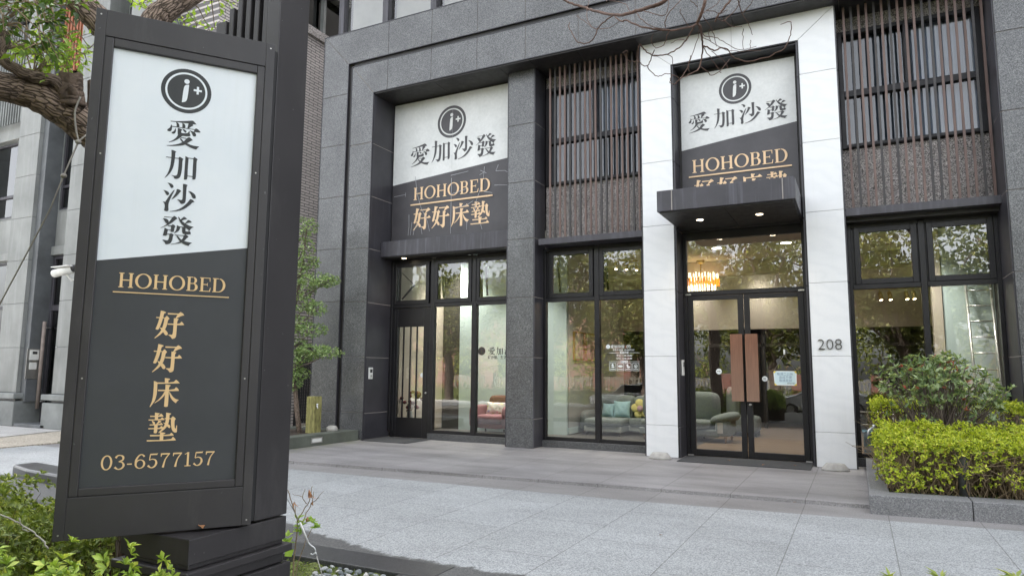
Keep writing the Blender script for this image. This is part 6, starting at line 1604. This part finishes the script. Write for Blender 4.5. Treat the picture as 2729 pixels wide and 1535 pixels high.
def sprays(C, root, n, ln, mat, name, sag=.1):
    P = []; D = []; Nn = []
    for i, c in enumerate(C):
        c = np.array(c); rt = np.array(root[i % len(root)])
        b.tube([tuple(rt), tuple((rt + c) / 2 + [0, 0, .05]), tuple(c)], .006, .0025, 5, cap=False)
        for k in range(3):
            d = unit(rng.normal(size=3) + [0, 0, -.25]); e_ = c + d * rng.uniform(.08, .16)
            b.tube([tuple(c), tuple(e_)], .003, .0015, 4, cap=False)
            for j in range(n):
                p = c + (e_ - c) * (j + .5) / n; sd_ = unit(np.cross(d, rng.normal(size=3)))
                P.append(p); D.append(unit(sd_ + d * .7 + [0, 0, -.15])); Nn.append(unit(np.array([0, 0, 1.0]) + rng.normal(0, .5, 3)))
    l_ = ln * rng.uniform(.6, 1.25, len(P)); leaves(name, P, D, Nn, l_, l_ * .46, mat, st)
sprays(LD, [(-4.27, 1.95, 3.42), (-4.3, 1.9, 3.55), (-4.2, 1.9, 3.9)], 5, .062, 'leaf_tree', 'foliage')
sprays(LB, [(-4.25, 2.0, 3.3), (-4.2, 2.12, 3.17), (-4.5, 2.2, 3.9)], 5, .056, 'leaf_bright', 'foliage')  # brightly lit part of the crown, put into a paler leaf colour
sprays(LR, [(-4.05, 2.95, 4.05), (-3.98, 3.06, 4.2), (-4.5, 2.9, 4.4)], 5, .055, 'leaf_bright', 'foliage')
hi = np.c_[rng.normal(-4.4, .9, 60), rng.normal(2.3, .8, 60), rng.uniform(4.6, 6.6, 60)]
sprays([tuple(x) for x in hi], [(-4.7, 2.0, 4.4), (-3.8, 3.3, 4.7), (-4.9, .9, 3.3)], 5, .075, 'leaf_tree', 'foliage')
b.build('twigs', 'stem', st)
r = empty('guy_rope', (-6.1, 2.3, -.17), 'thin grey guy rope knotted round the limb and running down to the left', 'rope')
b = MB(); b.tube(wob([(-4.05, 2.31, 3.09), (-4.075, 2.30, 3.0), (-4.085, 2.32, 2.90), (-4.075, 2.335, 2.83)], 0, 5), .006, .006, 6); b.tube([(-4.075, 2.335, 2.83), (-4.10, 2.29, 2.63), (-4.14, 2.23, 2.38), (-4.67, 2.3, 1.86), (-6.1, 2.3, -.17)][:1] + [(-4.105, 2.288, 2.62), (-4.15, 2.25, 2.40), (-4.70, 2.28, 1.80), (-6.1, 2.3, -.17)], .0045, .0045, 6)
b.tube([(-4.03, 2.38, 2.90), (-4.075, 2.335, 2.83), (-4.11, 2.285, 2.60)], .005, .005, 6); b.build('rope', 'cable', r)
b = MB(); b.pillow((-4.076, 2.334, 2.825), .016, .016, .013, 0, 6); b.pillow((-4.107, 2.287, 2.61), .016, .016, .013, 0, 6); b.build('knot', 'cable', r)

# ------------------------------------------------------------------ bare tree whose twigs hang into the view
bt = empty('bare_tree', (2.3, 3.9, PZ), 'leafless tree whose thin curling twigs hang in front of the white portal', 'tree')
b = MB(); limb(b, [(2.3, 3.9, -.1), (2.25, 4.0, 1.5), (2.1, 4.2, 3.2), (1.7, 4.5, 4.6)], .14, .10, 14); b.build('trunk', 'bark', bt)
b = MB()
TW = [l.split() for l in TWIGS.strip().split('\n')]
tops = []
for l in TW:
    pts = [tuple(int(c) / 1000 for c in q.split(',')) for q in l[2:]]
    q = wob(pts, .0025, 4)
    b.tube(q, float(l[0]) * .00105, float(l[1]) * .0013, 6, cap=False)
    if pts[0][2] > 5.15: tops.append(pts[0])
    if pts[-1][2] > 5.15: tops.append(pts[-1])
b.build('twigs', 'twig', bt)
b = MB()
for tp in tops:
    tp = Vector(tp); b.tube(wob([(1.75, 4.5, 4.55), (1.0, 4.95, 5.6), tuple((tp + Vector((.6, 5.2, 6.0))) / 2 + Vector((0, 0, .35))), tuple(tp)], .01, 5), .06, .017, 10)
b.build('limb', 'bark', bt)

# ------------------------------------------------------------------ azaleas round the sign
def azalea(name, lab, blobs, n, ln, mat, seed, zb):
    global rng
    rng = np.random.default_rng(seed)
    r_ = empty(name, (blobs[0][0], blobs[0][1], -.17), lab, 'shrub')
    T = []; U = []; bb = MB()
    tot = sum(x[3] * x[4] for x in blobs)
    for (x, y, z, rx, ry, rz) in blobs:
        k = int(n * rx * ry / tot)
        q = rdir(k); q[:, 2] = np.abs(q[:, 2]) - .15
        sc_ = rng.uniform(.62, 1.0, (k, 1)) ** .45
        wv_ = 1 + .12 * np.sin(q[:, 0:1] * 9 + x * 5) + .10 * np.cos(q[:, 1:2] * 11 + y * 3)
        p = np.array([x, y, z]) + q * np.array([rx, ry, rz]) * sc_ * wv_
        T.append(p); u_ = unit(q / np.array([rx, ry, rz]) + [0, 0, 1.1 / rz * .35] + rng.normal(0, .35, (k, 3))); U.append(u_)
        for i in range(0, k, 4):
            s_ = np.array([x + (p[i][0] - x) * .35, y + (p[i][1] - y) * .35, zb]); bb.tube([tuple(s_), tuple(s_ + (p[i] - s_) * .5 + rng.normal(0, .02, 3)), tuple(s_ + (p[i] - s_) * .93)], .004, .0015, 4, cap=False)
    bb.build('branches', 'twig', r_)
    T = np.vstack(T); U = np.vstack(U)
    P_, D_, N_, l_ = whorls(T, U, 9, ln, 1.0)
    leaves('foliage', P_, D_, N_, l_, l_ * .38, mat, r_, LONG_T)
    return r_
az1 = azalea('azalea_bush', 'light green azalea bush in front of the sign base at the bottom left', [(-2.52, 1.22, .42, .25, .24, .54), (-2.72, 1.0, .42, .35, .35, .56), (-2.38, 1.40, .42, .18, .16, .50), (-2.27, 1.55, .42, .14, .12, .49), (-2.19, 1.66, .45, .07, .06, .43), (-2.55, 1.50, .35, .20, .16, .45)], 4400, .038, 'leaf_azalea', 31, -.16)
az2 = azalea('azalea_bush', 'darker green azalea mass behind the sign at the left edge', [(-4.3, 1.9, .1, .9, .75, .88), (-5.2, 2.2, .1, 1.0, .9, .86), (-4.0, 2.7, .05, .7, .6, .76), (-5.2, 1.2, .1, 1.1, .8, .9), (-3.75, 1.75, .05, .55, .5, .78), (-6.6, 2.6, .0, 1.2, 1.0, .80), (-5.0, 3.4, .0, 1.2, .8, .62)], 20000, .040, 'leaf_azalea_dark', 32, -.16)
b = MB(); b.tube(wob([(-2.82, 1.33, 1.02), (-2.75, 1.43, .97), (-2.73, 1.48, .93), (-2.70, 1.53, .88), (-2.68, 1.55, .84)], .002, 5), .002, .0035, 6); b.tube(wob([(-2.73, 1.47, .955), (-2.72, 1.48, .92), (-2.71, 1.5, .905)], .002, 4), .0015, .0015, 5); b.build('dry_twig', 'cable', az2)
# sapling beside the sign
rng = np.random.default_rng(9)
sp_t = empty('sapling', (-3.42, 3.64, -.16), 'thin sapling with bare twigs and a few lime leaves beside the sign base', 'sapling')
b = MB()
for pts, r0, r1 in (([(-3.42, 3.60, -.16), (-3.46, 3.61, .16), (-3.45, 3.62, .36), (-3.45, 3.62, .47), (-3.47, 3.60, .56), (-3.49, 3.58, .64), (-3.50, 3.57, .68)], .006, .003), ([(-3.45, 3.62, .47), (-3.42, 3.65, .55), (-3.40, 3.67, .60), (-3.39, 3.68, .70)], .004, .002), ([(-3.41, 3.66, .58), (-3.43, 3.64, .63), (-3.42, 3.65, .68)], .003, .0015), ([(-3.43, 3.64, .63), (-3.48, 3.59, .65)], .002, .001),
                    ([(-3.43, 3.64, .44), (-3.41, 3.66, .52), (-3.385, 3.685, .58), (-3.35, 3.71, .62)], .004, .002), ([(-3.385, 3.685, .58), (-3.38, 3.69, .66)], .003, .0015), ([(-3.37, 3.70, .60), (-3.33, 3.73, .66)], .002, .001), ([(-3.42, 3.60, -.16), (-3.44, 3.62, .14), (-3.41, 3.65, .30), (-3.38, 3.69, .42)], .005, .002), ([(-3.46, 3.61, .5), (-3.465, 3.605, .60)], .003, .0015), ([(-3.40, 3.60, -.16), (-3.33, 3.50, .02), (-3.28, 3.42, .14)], .005, .003)):
    b.tube(wob(pts, .002, 4), r0, r1, 6)
b.build('stems', 'stem', sp_t)
T = np.array([(-3.45, 3.62, .485), (-3.43, 3.64, .455), (-3.45, 3.62, .40), (-3.43, 3.64, .39), (-3.41, 3.66, .46), (-3.38, 3.69, .45), (-3.355, 3.705, .42), (-3.34, 3.72, .425), (-3.49, 3.58, .375), (-3.50, 3.57, .34), (-3.48, 3.58, .33), (-3.44, 3.63, .43)])
P, D, Nn, ln = whorls(T, np.tile([.1, -.3, .9], (len(T), 1)), 6, .052, 1.0); leaves('leaves', P, D, Nn, ln, ln * .5, 'leaf_bright', sp_t)
T = np.array([(-3.40, 3.665, .68), (-3.395, 3.675, .66), (-3.39, 3.68, .64), (-3.385, 3.685, .60), (-3.47, 3.60, .60), (-3.40, 3.66, .50)])
P, D, Nn, ln = whorls(T, np.tile([.0, 0, -1.0], (len(T), 1)), 3, .05, .3); leaves('dry_leaves', P, D, Nn, ln, ln * .3, 'leaf_dry', sp_t)
P = np.array([[-3.47, 3.60, .24]]); leaves('broad_leaf', P, [[-.2, -.3, .6]], [[.7, -.7, .3]], .075, .07, 'leaf_bright', sp_t)
r = empty('guy_wire', (-2.99, 3.5, -.16), 'steel guy wire with hook and pale sleeve beside the sapling', 'wire')
b = MB(); b.tube([(-3.02, 3.46, -.16), (-3.05, 3.44, .21), (-3.085, 3.415, .34)], .0035, .0035, 6); b.build('wire', 'steel', r)
b = MB(); b.tube([(-3.13, 3.38, .425), (-3.16, 3.34, .545)], .0075, .006, 8); b.build('sleeve', 'white_plastic', r)
b = MB(); b.tube(wob([(-3.13, 3.38, .425), (-3.115, 3.395, .40), (-3.095, 3.405, .385), (-3.09, 3.41, .36), (-3.10, 3.40, .345), (-3.115, 3.395, .35)], 0, 5), .005, .004, 7); b.tube([(-3.085, 3.415, .34), (-3.09, 3.41, .36)], .006, .006, 6); b.build('hook', 'aluminium', r)
b = MB(); b.tube([(-3.16, 3.34, .545), (-3.99, 2.9, 2.1)], .002, .002, 5); b.build('upper_wire', 'steel', r)
# low tufts at the bottom right
for x, y, s_, lab in ((.12, 5.27, 1.0, 'low dark green leaf tuft at the bottom edge, leftmost of the three large ones'), (.42, 5.42, 1.1, 'low dark green leaf tuft at the bottom edge, middle of the three large ones'), (.86, 5.66, 1.15, 'low dark green leaf tuft at the bottom right corner, largest of all'), (.29, 5.29, .6, 'smallest green leaf tuft at the bottom edge, between the two left ones')):
    r = empty('leaf_tuft', (x, y, PZ), lab, 'plant', 'leaf tufts at the bottom edge')
    b = MB(); b.tube([(x, y, PZ), (x, y, .165)], .012, .008, 6); b.build('stem', 'stem', r)
    P, D, Nn, ln = whorls(np.array([(x, y, .16), (x, y, .13), (x + .01, y, .09)]), np.tile([0, 0, 1.0], (3, 1)), 11, .10 * s_, 1.3); leaves('leaves', P, D, Nn, ln, ln * .2, 'leaf_azalea_dark', r)

# ------------------------------------------------------------------ the street behind the camera, seen in the glass
rng = np.random.default_rng(77)
def big_tree(x, y, h, seed):
    global rng
    rng = np.random.default_rng(seed)
    r_ = empty('avenue_tree', (x, y, -.4), None, 'tree', 'avenue trees across the street')
    b_ = MB(); limb(b_, [(x, y, -.45), (x + .05, y, 1.0), (x - .1, y + .1, 2.2), (x, y, 3.0)], .24, .17, 12); b_.build('trunk', 'bark', r_)
    b_ = MB(); T = []; U = []
    for i in range(9):
        a = 2 * math.pi * i / 9 + rng.uniform(-.3, .3); rr = rng.uniform(1.6, 3.2); zt = h * rng.uniform(.5, .98)
        e_ = np.array([x + rr * math.cos(a), y + rr * math.sin(a), zt]); s_ = np.array([x, y, rng.uniform(2.0, 3.0)]); mid = (s_ + e_) / 2 + rng.normal(0, .25, 3)
        q = wob([tuple(s_), tuple(mid), tuple(e_)], .02, 5); b_.tube(q, .10, .025, 7)
        for j in range(17):
            c = np.array(q[rng.integers(3, len(q))]) + rng.normal(0, .75, 3); c[2] = max(c[2], 2.5)
            k = 26; T.append(c + rng.normal(0, .30, (k, 3))); U.append(rdir(k) + [0, 0, .6])
    b_.build('branches', 'bark', r_)
    P_, D_, N_, l_ = whorls(np.vstack(T), np.vstack(U), 3, .20, 1.0, .8); leaves('foliage', P_, D_, N_, l_, l_ * .5, 'leaf_far', r_)
    return r_
t0_ = big_tree(-8.6, -5.2, 7.5, 41); t1_ = big_tree(-3.2, -6.0, 7.0, 42)
t0_['label'] = 'avenue tree across the street mirrored in the second display window'
t1_['label'] = 'avenue tree across the street mirrored in the entrance doors'
for i, (x, y, s_, src, rz, lab) in enumerate(((-13.6, -5.6, 1.05, t0_, 1.9, 'avenue tree across the street mirrored in the plain side door'), (1.6, -5.4, .95, t0_, 4.0, 'avenue tree across the street mirrored in the right display window'), (6.4, -6.2, 1.1, t1_, 2.4, 'avenue tree farthest right across the street'), (-19.5, -6.0, 1.1, t1_, .8, 'avenue tree farthest left across the street'), (-6.2, -17, 1.3, t0_, 2.9, 'tall tree on the far lawn behind the fence, left'), (-13.0, -18, 1.3, t1_, 5.1, 'tall tree on the far lawn behind the fence, middle'), (2.5, -17, 1.25, t1_, 1.4, 'tall tree on the far lawn behind the fence, right'))):
    c = copy_tree(src); c.location = (x, y, -.4); c.rotation_euler = (0, 0, rz); c.scale = (s_, s_, s_); c['label'] = lab
rng = np.random.default_rng(50)
r = empty('roadside_hedge', (-6, -12, -.4), 'long low hedge on the far side of the street', 'hedge')
n = 5200; P = np.c_[rng.uniform(-26, 12, n), rng.uniform(-12.6, -11.6, n), rng.uniform(-.35, .55, n)]; leaves('foliage', P, unit(rdir(n) + [0, .4, .6]), rdir(n), rng.uniform(.12, .22, n), .09, 'leaf_far', r)
MB().box(-26, 12, -12.4, -11.8, -.4, .35).build('core', 'moss', r)
r = empty('tall_hedgerow', (-4, -18, -.4), 'tall loose hedgerow behind the railing fence across the street', 'hedge')
C = np.c_[rng.uniform(-32, 14, 430), rng.uniform(-19, -16.5, 430), rng.uniform(-.2, 4.2, 430)]; T = (C[:, None, :] + rng.normal(0, .42, (430, 30, 3))).reshape(-1, 3)
P, D, Nn, ln = whorls(T, rdir(len(T)) + [0, 0, .7], 2, .20, 1.0, .8); leaves('foliage', P, D, Nn, ln, ln * .5, 'leaf_lit', r)
b = MB()
for i in range(30): x = rng.uniform(-14, 14); b.tube([(x, -17.5, -.4), (x + rng.normal(0, .4), -17.4, 1.5), (x + rng.normal(0, .9), -17.5, 3.5)], .07, .02, 6)
b.build('stems', 'stem', r)
r = empty('railing_fence', (-6, -15, -.38), 'pale railing fence with brick piers across the street', 'fence')
b = MB()
for i in range(190): b.box(-26 + i * .2, -25.93 + i * .2, -15.03, -14.97, -.1, 1.1)
b.box(-26, 12, -15.06, -15.03, .0, .06); b.box(-26, 12, -15.06, -15.03, .95, 1.01); b.build('bars', 'iron_fence', r)
for i in range(11): MB().box(-26 + i * 3.8, -25.4 + i * 3.8, -15.3, -14.8, -.4, 1.35).build('pier', 'red_brick', r, bevel=.02)
r = empty('brick_house', (-22, -28, -.4), 'red brick house far across the street', 'building')
MB().box(-38, -15, -36, -27, -.4, 6.5).build('wall', 'red_brick', r)
MB().prism([(-38.6, 6.5), (-14.4, 6.5), (-17, 9.5), (-36, 9.5)], -36.5, -26.5).build('roof', 'dark_tile', r)
for i in range(5): MB().box(-36.5 + i * 4.4, -34.7 + i * 4.4, -26.99, -26.95, 1.0, 3.2).build('window', 'glass_dark', r)
# parked car mirrored in the glass
def car(x, y, z, lab):
    r_ = empty('parked_car', (x, y, z), lab, 'car')
    body = [(-2.25, .35), (-2.28, .62), (-2.15, .86), (-1.2, .98), (-.55, 1.40), (.35, 1.47), (1.15, 1.36), (1.75, 1.02), (2.15, .96), (2.26, .7), (2.24, .35), (1.75, .22), (-1.75, .22)]
    b_ = MB(); b_.prism([(x + a, z + c_) for a, c_ in body], y - .86, y + .86); b_.build('body', 'car_paint', r_, bevel=.10, seg=3)
    win = [(-1.05, 1.0), (-.50, 1.35), (.33, 1.41), (1.08, 1.31), (1.50, 1.02)]
    for sgn in (-1, 1):
        b_ = MB(); b_.prism([(x + a, z + c_) for a, c_ in win], y + sgn * .862, y + sgn * .872); b_.build('window', 'glass_dark', r_)
        for wx in (-1.4, 1.4):
            w_ = MB(); w_.xf = Matrix.Translation((x + wx, y + sgn * .80, z + .32)) @ Matrix.Rotation(R(90), 4, 'X'); w_.lathe(0, 0, [(.20, -.10), (.31, -.10), (.32, -.05), (.32, .05), (.31, .10), (.20, .10)], 24); wh = w_.build('wheel', 'tyre', r_)
            w_ = MB(); w_.xf = Matrix.Translation((x + wx, y + sgn * .80, z + .32)) @ Matrix.Rotation(R(90), 4, 'X'); w_.lathe(0, 0, [(.19, -.105), (.19, .105)], 20); w_.build('rim', 'steel', wh)
        MB().box(x - 2.27, x - 2.20, y + sgn * .72 - .15, y + sgn * .72 + .15, z + .66, z + .78).build('headlight', 'white_plastic', r_)
car(-9.6, -7.6, -.55, 'silver saloon car parked at the kerb across the street')
car(-1.5, -10.6, -.55, 'silver saloon car farther along the street, mirrored in the doors')
